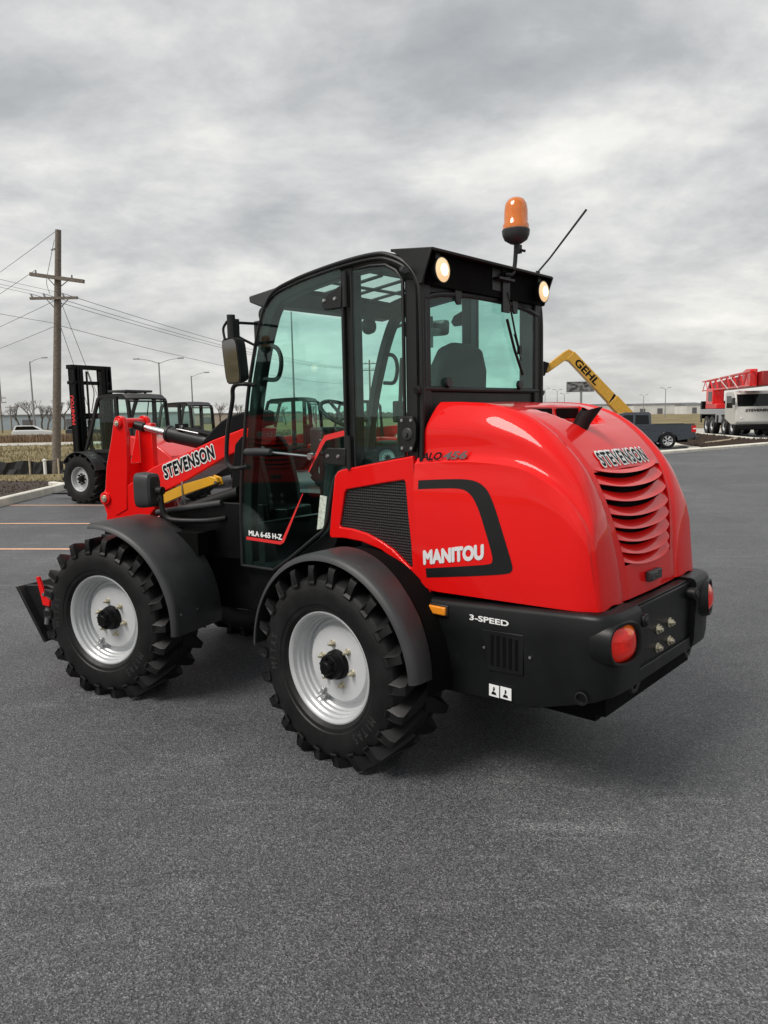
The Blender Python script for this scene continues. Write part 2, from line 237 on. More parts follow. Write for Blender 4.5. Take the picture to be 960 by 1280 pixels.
# ------------------------------------------------------------------ mesh helpers
def V(*a): return Vector(a)
def catmull(pts, n, closed=False):
    P = [Vector(p) for p in pts]; out = []; m = len(P); segs = m if closed else m-1
    for k in range(n + (0 if closed else 1)):
        t = k/n*segs; i = min(int(t), segs-1); u = t-i
        if closed: a, b, c, d = P[(i-1) % m], P[i % m], P[(i+1) % m], P[(i+2) % m]
        else:
            b, c = P[i], P[i+1]; a = P[i-1] if i > 0 else b*2-c; d = P[i+2] if i+2 < m else c*2-b
        out.append(0.5*((2*b)+(c-a)*u+(2*a-5*b+4*c-d)*u*u+(3*b-a-3*c+d)*u**3))
    return out
class MB:
    def __init__(s): s.v = []; s.f = []; s.m = []
    def add(s, vs, fs, mi=0):
        o = len(s.v); s.v += [tuple(v) for v in vs]
        for f in fs: s.f.append([i+o for i in f]); s.m.append(mi)
        return s
    def box(s, c, d, rot=None, mi=0):
        x, y, z = [k/2 for k in d]; c = Vector(c)
        vs = [Vector((a*x, b*y, e*z)) for e in (-1, 1) for b in (-1, 1) for a in (-1, 1)]
        if rot is not None:
            M = rot if isinstance(rot, Matrix) else Matrix.Rotation(rot, 3, 'Z'); vs = [M @ v for v in vs]
        return s.add([v+c for v in vs], [(0, 2, 3, 1), (4, 5, 7, 6), (0, 1, 5, 4), (2, 6, 7, 3), (0, 4, 6, 2), (1, 3, 7, 5)], mi)
    def bb(s, lo, hi, mi=0):
        return s.box([(a+b)/2 for a, b in zip(lo, hi)], [abs(b-a) for a, b in zip(lo, hi)], mi=mi)
    def tube(s, path, r, n=10, mi=0, closed=False, caps=True):
        P = [Vector(p) for p in path]; m = len(P); rr = r if isinstance(r, (list, tuple)) else [r]*m
        prev = None; rings = []
        for i, p in enumerate(P):
            if closed: t = (P[(i+1) % m]-P[i-1])
            else: t = (P[min(i+1, m-1)]-P[max(i-1, 0)])
            t.normalize()
            if prev is None:
                a = Vector((0, 0, 1)) if abs(t.z) < 0.9 else Vector((1, 0, 0)); u = t.cross(a).normalized()
            else:
                u = (prev-t*prev.dot(t)).normalized()
            prev = u; w_ = t.cross(u)
            rings.append([p+(u*math.cos(k*2*math.pi/n)+w_*math.sin(k*2*math.pi/n))*rr[i] for k in range(n)])
        vs = [v for g in rings for v in g]; fs = []
        for i in range(m if closed else m-1):
            a, b = i*n, ((i+1) % m)*n
            for k in range(n): fs.append((a+k, a+(k+1) % n, b+(k+1) % n, b+k))
        if caps and not closed: fs.append(tuple(range(n))[::-1]); fs.append(tuple(range((m-1)*n, m*n)))
        return s.add(vs, fs, mi)
    def cyl(s, a, b, r, r2=None, n=16, mi=0): return s.tube([a, b], [r, r if r2 is None else r2], n, mi)
    def lathe(s, prof, o=(0, 0, 0), axis='Y', n=40, mi=0, cap0=False, cap1=False):
        o = Vector(o); vs = []; m = len(prof)
        for k in range(n):
            a = 2*math.pi*k/n; c_, s_ = math.cos(a), math.sin(a)
            for r, h in prof:
                p = {'Y': (r*c_, h, r*s_), 'Z': (r*c_, r*s_, h), 'X': (h, r*c_, r*s_)}[axis] if isinstance(axis, str) else axis @ Vector((r*c_, r*s_, h))
                vs.append(Vector(p)+o)
        fs = []
        for k in range(n):
            a, b = k*m, ((k+1) % n)*m
            for i in range(m-1): fs.append((a+i, b+i, b+i+1, a+i+1))
        if cap0: fs.append(tuple(k*m for k in range(n)))
        if cap1: fs.append(tuple(k*m+m-1 for k in range(n))[::-1])
        return s.add(vs, fs, mi)
    def grid(s, rows, mi=0, skip=None, closed_u=False):
        n, m = len(rows), len(rows[0]); vs = [v for r in rows for v in r]; fs = []
        for i in range(n-1):
            for j in range(m if closed_u else m-1):
                q = (i*m+j, i*m+(j+1) % m, (i+1)*m+(j+1) % m, (i+1)*m+j)
                if skip and skip(sum((Vector(vs[a]) for a in q), Vector())/4): continue
                fs.append(q)
        return s.add(vs, fs, mi)
    def plate(s, outer, holes, mp, t0, t1, mi=0):
        """extruded polygon with holes; mp(a, b, t) -> 3D"""
        bm = bmesh.new(); loops = []
        for lp in [outer]+list(holes):
            vs = [bm.verts.new((a, b, 0)) for a, b in lp]; loops.append(vs)
            for i in range(len(vs)): bm.edges.new((vs[i], vs[(i+1) % len(vs)]))
        bmesh.ops.triangle_fill(bm, use_beauty=True, use_dissolve=False, edges=bm.edges[:])
        bm.verts.index_update(); base = [(v.co.x, v.co.y) for v in bm.verts]; tris = [[v.index for v in f.verts] for f in bm.faces]
        li = [[v.index for v in lp] for lp in loops]; bm.free()
        n = len(base); vs = [mp(a, b, t0) for a, b in base]+[mp(a, b, t1) for a, b in base]
        fs = tris+[[i+n for i in reversed(t)] for t in tris]
        for lp in li:
            for i in range(len(lp)):
                a, b = lp[i], lp[(i+1) % len(lp)]; fs.append((a, b, b+n, a+n))
        return s.add(vs, fs, mi)
    def build(s, name, mats, parent=None, M=None, bevel=0.0, smooth=True, angle=35, seg=2, recalc=True):
        me = bpy.data.meshes.new(name); vs = s.v if M is None else [tuple(M @ Vector(v)) for v in s.v]
        me.from_pydata(vs, [], s.f)
        if isinstance(mats, str): mats = [mats]
        for k in mats: me.materials.append(MATS[k])
        if len(mats) > 1: me.polygons.foreach_set('material_index', s.m)
        if recalc:
            bm = bmesh.new(); bm.from_mesh(me); bmesh.ops.recalc_face_normals(bm, faces=bm.faces[:]); bm.to_mesh(me); bm.free()
        if smooth:
            me.polygons.foreach_set('use_smooth', [True]*len(me.polygons)); me.set_sharp_from_angle(angle=R_(angle))
        me.update()
        o = bpy.data.objects.new(name, me); C.objects.link(o)
        if parent: o.parent = parent
        if bevel:
            b = o.modifiers.new('bevel', 'BEVEL'); b.width = bevel; b.segments = seg; b.limit_method = 'ANGLE'; b.angle_limit = R_(40)
        return o
XZ = lambda a, b, t: (a, t, b)
def tag(o, label, cat, group=None, kind=None):
    o['label'] = label
    if cat: o['category'] = cat
    if group: o['group'] = group
    if kind: o['kind'] = kind
    return o
def thing(name, label, cat, loc=(0, 0, 0), rz=0.0, group=None):
    o = bpy.data.objects.new(name, None); C.objects.link(o); o.location = loc; o.rotation_euler = (0, 0, rz); o.empty_display_size = 0.2
    return tag(o, label, cat, group)
def copy_tree(o, parent=None):
    c = o.copy(); C.objects.link(c); c.parent = parent
    for ch in list(o.children): copy_tree(ch, c)
    return c
_tx = {}
def text2d(s, size=1.0, bold=0.0, shear=0.0, space=1.0):
    key = (s, bold, shear, space)
    if key not in _tx:
        cu = bpy.data.curves.new('t', 'FONT'); cu.body = s; cu.size = 1; cu.offset = bold; cu.shear = shear; cu.resolution_u = 3; cu.space_character = space
        ob = bpy.data.objects.new('t', cu); C.objects.link(ob); bpy.context.view_layer.update()
        dg = bpy.context.evaluated_depsgraph_get(); me = ob.evaluated_get(dg).to_mesh()
        vs = [(v.co.x, v.co.y) for v in me.vertices]; fs = [list(p.vertices) for p in me.polygons]
        ob.evaluated_get(dg).to_mesh_clear(); bpy.data.objects.remove(ob); bpy.data.curves.remove(cu)
        _tx[key] = (vs, fs)
    return _tx[key]
def lettering(s, fn, mats, parent, width, height, bold=0.0, shear=0.0, name='lettering', thick=0.0015, space=1.0, fat=0.0, dirs=6, step=0.00012):
    """fn(u, v, t) -> 3D, u in 0..width, v in 0..height; heavier strokes by shifted copies, each a hair further out"""
    vs, fs = text2d(s, 1, 0.0, shear, space)
    x0, x1 = min(v[0] for v in vs), max(v[0] for v in vs); y0, y1 = min(v[1] for v in vs), max(v[1] for v in vs)
    sh = [(0, 0)]+([(fat*math.cos(k*2*math.pi/dirs), fat*math.sin(k*2*math.pi/dirs)) for k in range(dirs)] if fat else [])
    b = MB()
    for k, (dx_, dy_) in enumerate(sh):
        b.add([fn((x+dx_-x0)/(x1-x0)*width, (y+dy_-y0)/(y1-y0)*height, thick+k*step) for x, y in vs], fs)
    return b.build(name, mats, parent, smooth=False, recalc=False)

# ------------------------------------------------------------------ site plan: d metres out from the camera, r metres to the right
FW = Vector((math.cos(PSI), math.sin(PSI), 0)); RT = Vector((math.sin(PSI), -math.cos(PSI), 0))
def S(d, r, z=0.0): return Vector((CAM.x, CAM.y, 0))+FW*d+RT*r+Vector((0, 0, z))
def flat(name, pts, z, m, kind='structure', label=None):
    b = MB(); n = len(pts); b.add([tuple(S(d, r, z)) for d, r in pts], [tuple(range(n))]); o = b.build(name, m, smooth=False, recalc=False)
    if o.data.polygons[0].normal.z < 0: o.data.flip_normals()
    o['kind'] = kind
    if label: o['label'] = label
    return o

# ================================================================== SETTING
g = MB(); g.add([tuple(S(d, r, 0)) for d, r in ((-300, -1500), (-300, 1500), (3500, 3500), (3500, -3500))], [(0, 1, 2, 3)])
go = g.build('ground', 'field', smooth=False, recalc=False); go['kind'] = 'structure'; go['label'] = 'dry grass field reaching the horizon'
if go.data.polygons[0].normal.z < 0: go.data.flip_normals()
flat('asphalt_lot', [(-30, -45), (9, -45), (9, -11), (10.5, -9.6), (14, -9.1), (22, -9.35), (62, -9.35), (62, 62), (-30, 62)], 0.006, 'asphalt', label='dark fresh asphalt of the equipment yard')
flat('road', [(66, -140), (66, 6), (74, 6), (74, -140)], 0.010, 'road_pale', label='pale concrete road beyond the grass verge')
flat('gravel_path', [(60, 10), (60, 60), (78, 80), (78, 10)], 0.010, 'road_pale', label='pale bare strip beyond the bark island')
# parking stripes (worn orange paint)
stripes = [((15.587, -3.708), (13.559, -4.977)), ((12.467, -2.102), (10.893, -3.148)), ((9.309, -0.851), (8.276, -1.578))]
for (a, b) in stripes:
    a, b = Vector((*a, 0)), Vector((*b, 0)); t = (b-a).normalized(); n = Vector((-t.y, t.x, 0)); a2, b2 = a-t*2.2, b+t*1.6
    if a is not None and (a-Vector((15.587, -3.708, 0))).length < 0.1: a2 = a-t*0.2; b2 = b+t*3
    m = MB(); K = 24; rows = []
    for i in range(K+1):
        p = a2.lerp(b2, i/K); wj = 0.055+random.uniform(-0.006, 0.006)
        rows.append([tuple(p+n*wj+V(0, 0, 0.011)), tuple(p-n*wj+V(0, 0, 0.011))])
    o = m.grid(rows).build('parking_line', 'paint_line', smooth=False); o['kind'] = 'structure'
# kerbs: sections with joints
def kerb(name, label, path, w_=0.16, h=0.14, step=3.0):
    root = thing(name, label, 'kerb'); P = [S(d, r) for d, r in path]
    for i in range(len(P)-1):
        a, b = P[i], P[i+1]; ln = (b-a).length; k = max(1, round(ln/step)); t = (b-a)/ln; n = Vector((-t.y, t.x, 0))
        for j in range(k):
            p, q = a+t*(ln*j/k+0.006), a+t*(ln*(j+1)/k-0.006)
            m = MB(); prof = [(-w_/2, -0.02), (-w_/2, h-0.02), (-w_/2+0.03, h), (w_/2-0.02, h), (w_/2, h-0.02), (w_/2, -0.02)]
            m.grid([[tuple(p+n*x+V(0, 0, z)) for x, z in prof], [tuple(q+n*x+V(0, 0, z)) for x, z in prof]])
            m.add([tuple(p+n*x+V(0, 0, z)) for x, z in prof]+[tuple(q+n*x+V(0, 0, z)) for x, z in prof], [(0, 1, 2, 3, 4, 5), (11, 10, 9, 8, 7, 6)])
            m.build('kerb_stone', 'concrete', root, smooth=False)
    return root
kerb('kerb', 'pale concrete kerb beside the mast forklift wheel at left', [(9, -11), (10.5, -9.55), (14, -9.1), (18, -9.2), (22, -9.35), (22.6, -10.0)], 0.20, 0.20)
kerb('kerb', 'long pale concrete kerb in front of the pickup and bark island', [(31.5, 5), (32.6, 9.5), (34.3, 12.8), (37.2, 16.6), (40.5, 20.7), (45.5, 29), (49, 36)], 0.55, 0.13, 3)
kerb('kerb', 'far concrete kerb between the bark island and the crane', [(61, 25.2), (54, 24.3), (47, 23.4), (44.5, 25.4)], 0.3, 0.13)
kerb('kerb', 'short concrete kerb beside the pickup rear wheel', [(38.0, 15.8), (41.5, 16.2), (46, 17.4)], 0.5, 0.08)
isl = [(37.6, 16.3), (40.6, 20.3), (44.3, 25.0), (47, 22.9), (54, 23.8), (60, 24.8), (52, 19.5), (46, 17.8), (41.5, 16.6)]
mi = MB(); K = 46; rows = []
import itertools
def inside(p, poly):
    c = False
    for i in range(len(poly)):
        (x1, y1), (x2, y2) = poly[i], poly[i-1]
        if (y1 > p[1]) != (y2 > p[1]) and p[0] < (x2-x1)*(p[1]-y1)/(y2-y1)+x1: c = not c
    return c
mi.add([tuple(S(d, r, 0.05)) for d, r in isl], [tuple(range(len(isl)))])
rnd = random.Random(3)
def clods(m, region, n, smin, smax, z0, sink=0.3):
    xs = [p[0] for p in region]; ys = [p[1] for p in region]; k = 0
    while k < n:
        p = (rnd.uniform(min(xs), max(xs)), rnd.uniform(min(ys), max(ys)))
        if not inside(p, region): continue
        k += 1; sz = rnd.uniform(smin, smax); c = S(p[0], p[1], z0); a = rnd.uniform(0, 6.28)
        vs = [c+Vector((math.cos(a+i*1.571)*sz*rnd.uniform(.6, 1.2), math.sin(a+i*1.571)*sz*rnd.uniform(.5, 1.1), -sink*sz)) for i in range(4)]+[c+Vector((rnd.uniform(-.3, .3)*sz, rnd.uniform(-.3, .3)*sz, sz*rnd.uniform(.5, 1.0)))]
        m.add([tuple(v) for v in vs], [(0, 1, 4), (1, 2, 4), (2, 3, 4), (3, 0, 4)])
clods(mi, isl, 2600, 0.05, 0.17, 0.05)
tag(mi.build('bark_mulch', 'mulch', smooth=False), 'dark brown bark mulch filling the island by the pickup', 'mulch', kind='stuff')
for i, (d, r, ln, a, lab) in enumerate([(43.0, 19.0, 1.6, 0.5, 'pale broken timber lying on the bark near the pickup'), (46.5, 21.6, 1.1, 1.3, 'pale timber scrap lying on the bark near the crane')]):
    m = MB(); m.box((0, 0, 0.02), (ln, 0.14, 0.07)); m.box((ln*0.1, 0.22, 0.0), (ln*0.6, 0.12, 0.06), 0.3); o = m.build('timber', 'stake', bevel=0.01); o.location = S(d, r, 0.12); o.rotation_euler = (0.1, 0.12, a); tag(o, lab, 'timber')
# verge at left: soil strip, dry grass, silt fence, reeds
soil = MB(); sp = [(14.5, -9.4), (22, -9.6), (24, -10.2), (25.5, -16), (16, -16)]
soil.add([tuple(S(d, r, 0.10)) for d, r in sp], [tuple(range(len(sp)))]); clods(soil, sp, 1500, 0.02, 0.075, 0.10)
tag(soil.build('bare_soil', 'mulch', smooth=False), 'dark bare soil strip just behind the left kerb', 'soil', kind='stuff')
def blades(name, label, region, n, h0, h1, wd, m, z0=0.0, lean=0.35, cat='grass'):
    b = MB(); xs = [p[0] for p in region]; ys = [p[1] for p in region]; k = 0
    while k < n:
        p = (rnd.uniform(min(xs), max(xs)), rnd.uniform(min(ys), max(ys)))
        if not inside(p, region): continue
        k += 1; c = S(p[0], p[1], z0); h = rnd.uniform(h0, h1); a = rnd.uniform(0, 6.28); u = Vector((math.cos(a), math.sin(a), 0))*wd*rnd.uniform(.6, 1.4)
        l = Vector((rnd.uniform(-lean, lean), rnd.uniform(-lean, lean), 1)).normalized()*h; l2 = l*0.55+Vector((0, 0, h*0.05))
        b.add([tuple(c-u), tuple(c+u), tuple(c+l2+u*0.7), tuple(c+l2-u*0.7), tuple(c+l)], [(0, 1, 2, 3), (3, 2, 4)])
    return tag(b.build(name, m, smooth=False, recalc=False), label, cat, kind='stuff')
blades('dry_grass', 'short straw coloured grass on the verge around the wooden pole', [(23, -10.5), (27.6, -11.2), (27.6, -22), (20, -22), (19, -14)], 4200, 0.05, 0.16, 0.012, 'dry_grass', 0.02, 1.0)
blades('dry_grass', 'yellow green rough grass between silt fence and road', [(31, -11), (65, -14), (65, -60), (31, -24)], 7000, 0.10, 0.30, 0.03, 'dry_grass', 0.0, 0.9)
blades('reeds', 'brown dead reeds standing beyond the pale road', [(75, -12), (86, -10), (86, -70), (75, -62)], 9000, 0.5, 0.85, 0.05, 'reed', 0.0, 0.25)
# silt fence
sf = thing('silt_fence', 'low black silt fence on thin wooden stakes behind the kerb', 'fence')
fm = MB(); rows = []
for i in range(61):
    r = -22+i*(22-12.3)/60; sag = 0.05*math.sin(i*0.9)+random.uniform(-.02, .02)
    rows.append([tuple(S(28.9+random.uniform(-.05, .05), r, -0.02)), tuple(S(28.9+random.uniform(-.05, .05), r, 0.2)), tuple(S(28.9+0.03*math.sin(i*1.7), r, 0.50+sag*0.6))])
fm.grid(rows); so_ = fm.build('fabric', 'silt', sf, smooth=False); sd_ = so_.modifiers.new('s', 'SOLIDIFY'); sd_.thickness = 0.012
for r in (-21.2, -19.6, -18, -16.4, -14.9, -13.55, -12.45):
    m = MB(); p = S(28.85, r); m.box(tuple(p+V(0, 0, 0.28)), (0.05, 0.05, 0.62), 0.3); m.build('stake', 'stake', sf)

# ================================================================== THE LOADER (world frame = its rear frame; x forward, y left; rear axle at x = 0)
ld = thing('articulated_loader', 'red and black articulated wheel loader with glazed cab and lit rear lamps in the foreground', 'loader')
T, AX, WB, ART = 1.0165, 0.5648, 2.3181, 0.2718
FM = Matrix.Translation((WB/2, 0, 0)) @ Matrix.Rotation(ART, 4, 'Z')      # front frame: origin at the articulation joint

# ---- wheels
TR = 0.590
def make_wheel(parent, name='wheel', scale_text=True):
    rim = MB()   # rim flange in plane y = 0, outside is +y
    rim.lathe([(0.318, -0.40), (0.330, -0.40), (0.300, -0.37), (0.285, -0.20), (0.262, -0.19), (0.262, -0.13)], n=64)
    rim.lathe([(0.262, -0.13), (0.263, -0.105), (0.272, -0.095), (0.274, -0.075), (0.283, -0.066), (0.286, -0.046), (0.297, -0.036), (0.300, -0.014), (0.309, -0.004), (0.318, 0.0), (0.325, -0.002), (0.328, -0.012), (0.322, -0.03)], n=64)
    rim.lathe([(0.262, -0.13), (0.240, -0.125), (0.224, -0.098), (0.216, -0.090), (0.205, -0.088), (0.0, -0.088)], n=64, mi=1)
    W = rim.build(name, ['rim', 'rim_disc'], parent, angle=25)
    ty = MB()
    prof = [(0.315, -0.395), (0.33, -0.41), (0.38, -0.428), (0.44, -0.432), (0.49, -0.428), (0.52, -0.415), (0.522, -0.392), (0.536, -0.32), (0.540, -0.20), (0.536, -0.08), (0.522, -0.010), (0.508, 0.014), (0.485, 0.027), (0.462, 0.031), (0.455, 0.034), (0.40, 0.033), (0.372, 0.028), (0.366, 0.022), (0.345, 0.018), (0.336, 0.006), (0.326, 0.0), (0.318, -0.014)]
    ty.lathe(prof, n=96)
    NL = 22; yc = -0.20
    for side in (1, -1):
        for k in range(NL):
            a0 = 2*math.pi*(k+(0.5 if side < 0 else 0))/NL
            st = [(0.222, -0.004, 0.018, 0.480, 0.497), (0.226, 0.000, 0.021, 0.492, 0.562), (0.213, 0.008, 0.025, 0.505, 0.589), (0.15, 0.062, 0.035, 0.525, TR), (0.085, 0.120, 0.043, 0.530, TR), (0.03, 0.178, 0.046, 0.532, TR), (-0.02, 0.222, 0.046, 0.532, TR-0.002)]
            rings = []
            for (yy, da, hw, rb, rt) in st:
                a = a0-da; y = yc+side*yy; r_ = []
                for (rr, ww) in ((rb, hw*1.25), (rt, hw), (rt, -hw), (rb, -hw*1.25)):
                    aa = a+ww/rr; r_.append((rr*math.cos(aa), y+(0.012*side if rr == rb and yy > 0.2 else 0), rr*math.sin(aa)))
                rings.append(r_)
            ty.grid(rings, closed_u=True)
            o = len(ty.v); ty.add(rings[0], [(3, 2, 1, 0)]); ty.add(rings[-1], [(0, 1, 2, 3)])
    ty.v = [(x, y, max(z, -AX+0.004)) for x, y, z in ty.v]
    ty.build('tyre', 'rubber', W, angle=30)
    hb = MB(); hb.lathe([(0.0, 0.022), (0.034, 0.022), (0.040, 0.016), (0.044, -0.005), (0.066, -0.008), (0.072, -0.016), (0.074, -0.055), (0.084, -0.060), (0.088, -0.090)], n=36)
    for k in range(6): a = k*math.pi/3+.3; hb.cyl((0.053*math.cos(a), -0.012, 0.053*math.sin(a)), (0.053*math.cos(a), 0.004, 0.053*math.sin(a)), 0.008, n=6)
    hb.build('hub', 'black_paint', W)
    nut = None
    for k in range(6):
        a = k*math.pi/3+math.radians(14); p = (0.122*math.cos(a), 0, 0.122*math.sin(a))
        if nut is None:
            m = MB(); m.cyl((0, -0.09, 0), (0, -0.082, 0), 0.021, n=18); m.cyl((0, -0.083, 0), (0, -0.062, 0), 0.0145, 0.0135, n=6); m.cyl((0, -0.064, 0), (0, -0.048, 0), 0.0085, n=10)
            nut = m.build('lug_nut', 'gold', W, bevel=0.001); o = nut
        else: o = nut.copy(); C.objects.link(o)
        o.location = p
    vl = MB(); a = math.radians(-58); rr = 0.238; c0 = Vector((rr*math.cos(a), -0.075, rr*math.sin(a)))
    vl.tube([c0-Vector((math.cos(a), 0, math.sin(a)))*0.05+V(0, -.005, 0), c0, c0+V(0, 0.035, 0)+Vector((math.cos(a), 0, math.sin(a)))*0.02], 0.007, 8)
    vl.box(tuple(c0+V(0, -0.012, 0)), (0.05, 0.012, 0.05), Matrix.Rotation(-a, 3, 'Y'))
    vl.build('valve', 'steel', W, bevel=0.002)
    # raised maker's name on the sidewall, twice
    for base in (4, 222):
        for i, ch in enumerate('MITAS'):
            vs, fs = text2d(ch); am = R_(base+(i-2)*6.3)
            x0, x1 = min(v[0] for v in vs), max(v[0] for v in vs); hgt = 0.055; sc_ = hgt/0.72; b = MB(); out = []
            for x, y in vs:
                aa = am+((x-(x0+x1)/2)*sc_*0.72)/0.42; rr = 0.395+y*sc_; out.append((rr*math.cos(aa), 0.0352, rr*math.sin(aa)))
            b.add(out, fs); b.build('raised_lettering', 'rubber_text', W, smooth=False, recalc=False)
    return W
w0 = make_wheel(ld); w0.location = (0, T, AX); w0['label'] = 'left rear wheel'
w1 = copy_tree(w0, ld); w1.location = (0, -T, AX); w1.scale = (1, -1, 1); w1['label'] = 'right rear wheel'
fl = FM @ Vector((WB/2, T, AX)); fr_ = FM @ Vector((WB/2, -T, AX))
w2 = copy_tree(w0, ld); w2.location = fl; w2.rotation_euler = (0, 0, ART); w2['label'] = 'left front wheel'
w3 = copy_tree(w0, ld); w3.location = fr_; w3.rotation_euler = (0, 0, ART); w3.scale = (1, -1, 1); w3['label'] = 'right front wheel'

# ---- fenders
def fender(a0, a1, cx, r0, yin, yout, sgn, M, name='fender', n=44, lift=0.0):
    b = MB(); rows = []
    for i in range(n+1):
        t = i/n; a = R_(a0+(a1-a0)*t); yi = yin(t); r = r0+lift*(1-t)
        sec = [(yi, r-0.008), (yi, r+0.004), (yi+0.012, r+0.010), (yout-0.05, r+0.008), (yout-0.022, r+0.002), (yout-0.006, r-0.012), (yout, r-0.032), (yout-0.008, r-0.034), (yout-0.016, r-0.014), (yout-0.05, r-0.004)]
        rows.append([(cx+q*math.cos(a), sgn*y, AX+q*math.sin(a)) for y, q in sec])
    b.grid(rows, closed_u=True); b.add(rows[0], [tuple(range(10))]); b.add(rows[-1], [tuple(range(10))[::-1]])
    o = b.build(name, 'black_plastic', ld, M=M, angle=40); return o
def lerpf(pts):
    def f(t):
        for (a, va), (b, vb) in zip(pts, pts[1:]):
            if t <= b: return va+(vb-va)*(t-a)/(b-a)
        return pts[-1][1]
    return f
yr = lerpf([(0, 0.70), (0.40, 0.74), (0.6, 0.80), (0.75, 0.845), (1, 0.885)])
for s_ in (1, -1):
    f_ = fender(2, 176, 0.0, 0.648, yr, 1.035, s_, None)
    f2 = fender(84, 184, WB/2, 0.674, lerpf([(0, 0.53), (1, 0.54)]), 1.04, s_, FM, lift=0.02)
    for (a, y) in ((172, 0.97), (172, 0.80)):
        bm_ = MB(); c_ = Vector((WB/2+0.685*math.cos(R_(a)), s_*y, AX+0.685*math.sin(R_(a)))); d_ = Vector((math.cos(R_(a)), 0, math.sin(R_(a)))); bm_.tube([c_-d_*0.01, c_+d_*0.004], [0.011, 0.008], 10)
        bm_.build('fender_bolt', 'steel', f2, M=FM)
# inner wheel-house liner between fender and body
for s_ in (1, -1):
    b = MB(); rows = []
    for i in range(37):
        a = R_(-5+190*i/36); rows.append([(0.636*math.cos(a), s_*0.50, AX+0.636*math.sin(a)), (0.636*math.cos(a), s_*0.90, AX+0.636*math.sin(a)), (0.628*math.cos(a), s_*0.90, AX+0.628*math.sin(a)), (0.628*math.cos(a), s_*0.50, AX+0.628*math.sin(a))])
    b.grid(rows, closed_u=True)
    b.build('wheel_house', 'void', ld)

# ---- hood -----------------------------------------------------------------
CR = [(-0.36, 0.648, 1.705), (-0.55, 0.652, 1.72), (-0.742, 0.652, 1.726), (-0.938, 0.652, 1.715), (-1.07, 0.652, 1.688), (-1.218, 0.650, 1.61), (-1.317, 0.648, 1.516), (-1.375, 0.640, 1.432), (-1.398, 0.633, 1.346), (-1.418, 0.627, 1.183), (-1.434, 0.624, 1.035)]
SP = [(-0.47, 0.545, 2.040), (-0.62, 0.540, 2.036), (-0.78, 0.53, 2.022), (-0.93, 0.515, 1.984), (-1.05, 0.50, 1.928), (-1.17, 0.49, 1.835), (-1.285, 0.475, 1.705), (-1.355, 0.455, 1.56), (-1.392, 0.425, 1.42), (-1.424, 0.385, 1.22), (-1.446, 0.365, 1.033)]
LE = [0.45, 0.45, 0.45, 0.44, 0.43, 0.42, 0.412, 0.396, 0.362, 0.30, 0.285]
def prof_at(z):
    P = [(p[0], p[2]) for p in catmull(SP, 120)]
    return min(P, key=lambda q: abs(q[1]-z))[0]
_PF = catmull(SP, 400)
def prof_interp(z):
    for a, b in zip(_PF, _PF[1:]):
        if b.z <= z <= a.z: return b.x+(a.x-b.x)*(z-b.z)/(a.z-b.z+1e-9)
    return _PF[0].x
cols = []
crc, spc = [Vector(p) for p in CR], [Vector(p) for p in SP]
c1 = [a.lerp(b, 0.085)+Vector((0.003, -0.012, 0.005))*(1 if i < 7 else (0.5 if i == 7 else 0.0))+(Vector() if i < 8 else Vector((-0.010, 0.002, 0))) for i, (a, b) in enumerate(zip(crc, spc))]
c1b = [a.lerp(b, 0.22)+(Vector((-0.004, -0.004, 0.004)) if i < 7 else Vector((-0.014, 0.002, 0.0))) for i, (a, b) in enumerate(zip(crc, spc))]
mid = []
for i, (a, b) in enumerate(zip(crc, spc)):
    bul = 0.030 if i < 7 else 0.014
    mid.append(a.lerp(b, 0.55)+Vector((-0.012 if i > 3 else 0, bul, 0.012)))
c2b = [a.lerp(b, 0.85)+Vector((-0.008 if i > 3 else 0, 0.016, 0.014 if i < 7 else 0.003)) for i, (a, b) in enumerate(zip(crc, spc))]
def inn(i, dy, dep):
    p = spc[i]; q = spc[min(i+1, 10)]-spc[max(i-1, 0)]; nrm = Vector((-q.z, 0, q.x)).normalized()
    if nrm.x > 0: nrm = -nrm
    return Vector((p.x, dy, p.z))-Vector((nrm.x, 0, abs(nrm.z) if i < 6 else nrm.z))*dep
c4 = [inn(i, spc[i].y-0.022, 0.010) for i in range(11)]
c5 = [inn(i, LE[i]+0.012, 0.006) for i in range(11)]
c6 = [inn(i, LE[i], 0.004) for i in range(11)]
ctr = [[inn(i, LE[i]*k, 0.004-0.006*(1-k)) for i in range(11)] for k in (0.66, 0.33, 0.0)]
ctrl = [crc, c1, c1b, mid, c2b, spc, c4, c5, c6]+ctr
dense = [catmull(c_, 132) for c_ in ctrl]                      # along the hood
rows = []
for j in range(133):
    row = catmull([dense[k][j] for k in range(len(ctrl))], 0+len(ctrl)*6-6) if False else None
    pts = [dense[k][j] for k in range(len(ctrl))]
    out = []
    subs = [2, 3, 6, 5, 4, 2, 2, 1, 6, 6, 6]
    for k in range(len(pts)-1):
        a = pts[k-1] if k > 0 else pts[k]*2-pts[k+1]; b = pts[k]; c = pts[k+1]; d = pts[k+2] if k+2 < len(pts) else pts[k+1]+(pts[k+1]-pts[k])
        for u in range(subs[k]):
            t = u/subs[k]
            if k in (5, 6, 7): out.append(b.lerp(c, t))
            else: out.append(0.5*((2*b)+(c-a)*t+(2*a-5*b+4*c-d)*t*t+(3*b-a-3*c+d)*t**3))
    out.append(pts[-1]); rows.append(out)
def scoop(p):
    x, y, z = p
    if -1.10 < x < -0.845:
        u = (x+1.10)/0.245; hw = 0.16+0.16*min(1, u)**0.8
        k = max(0.0, min(1.0, (hw-abs(y))/0.035)); k = k*k*(3-2*k)
        kx = max(0.0, min(1.0, (-0.845-x)/0.012))
        fl_ = 1.90+0.03*u
        return Vector((x, y, z-(max(0, z-fl_))*k*kx))
    return p
rows = [[scoop(p) for p in r] for r in rows]
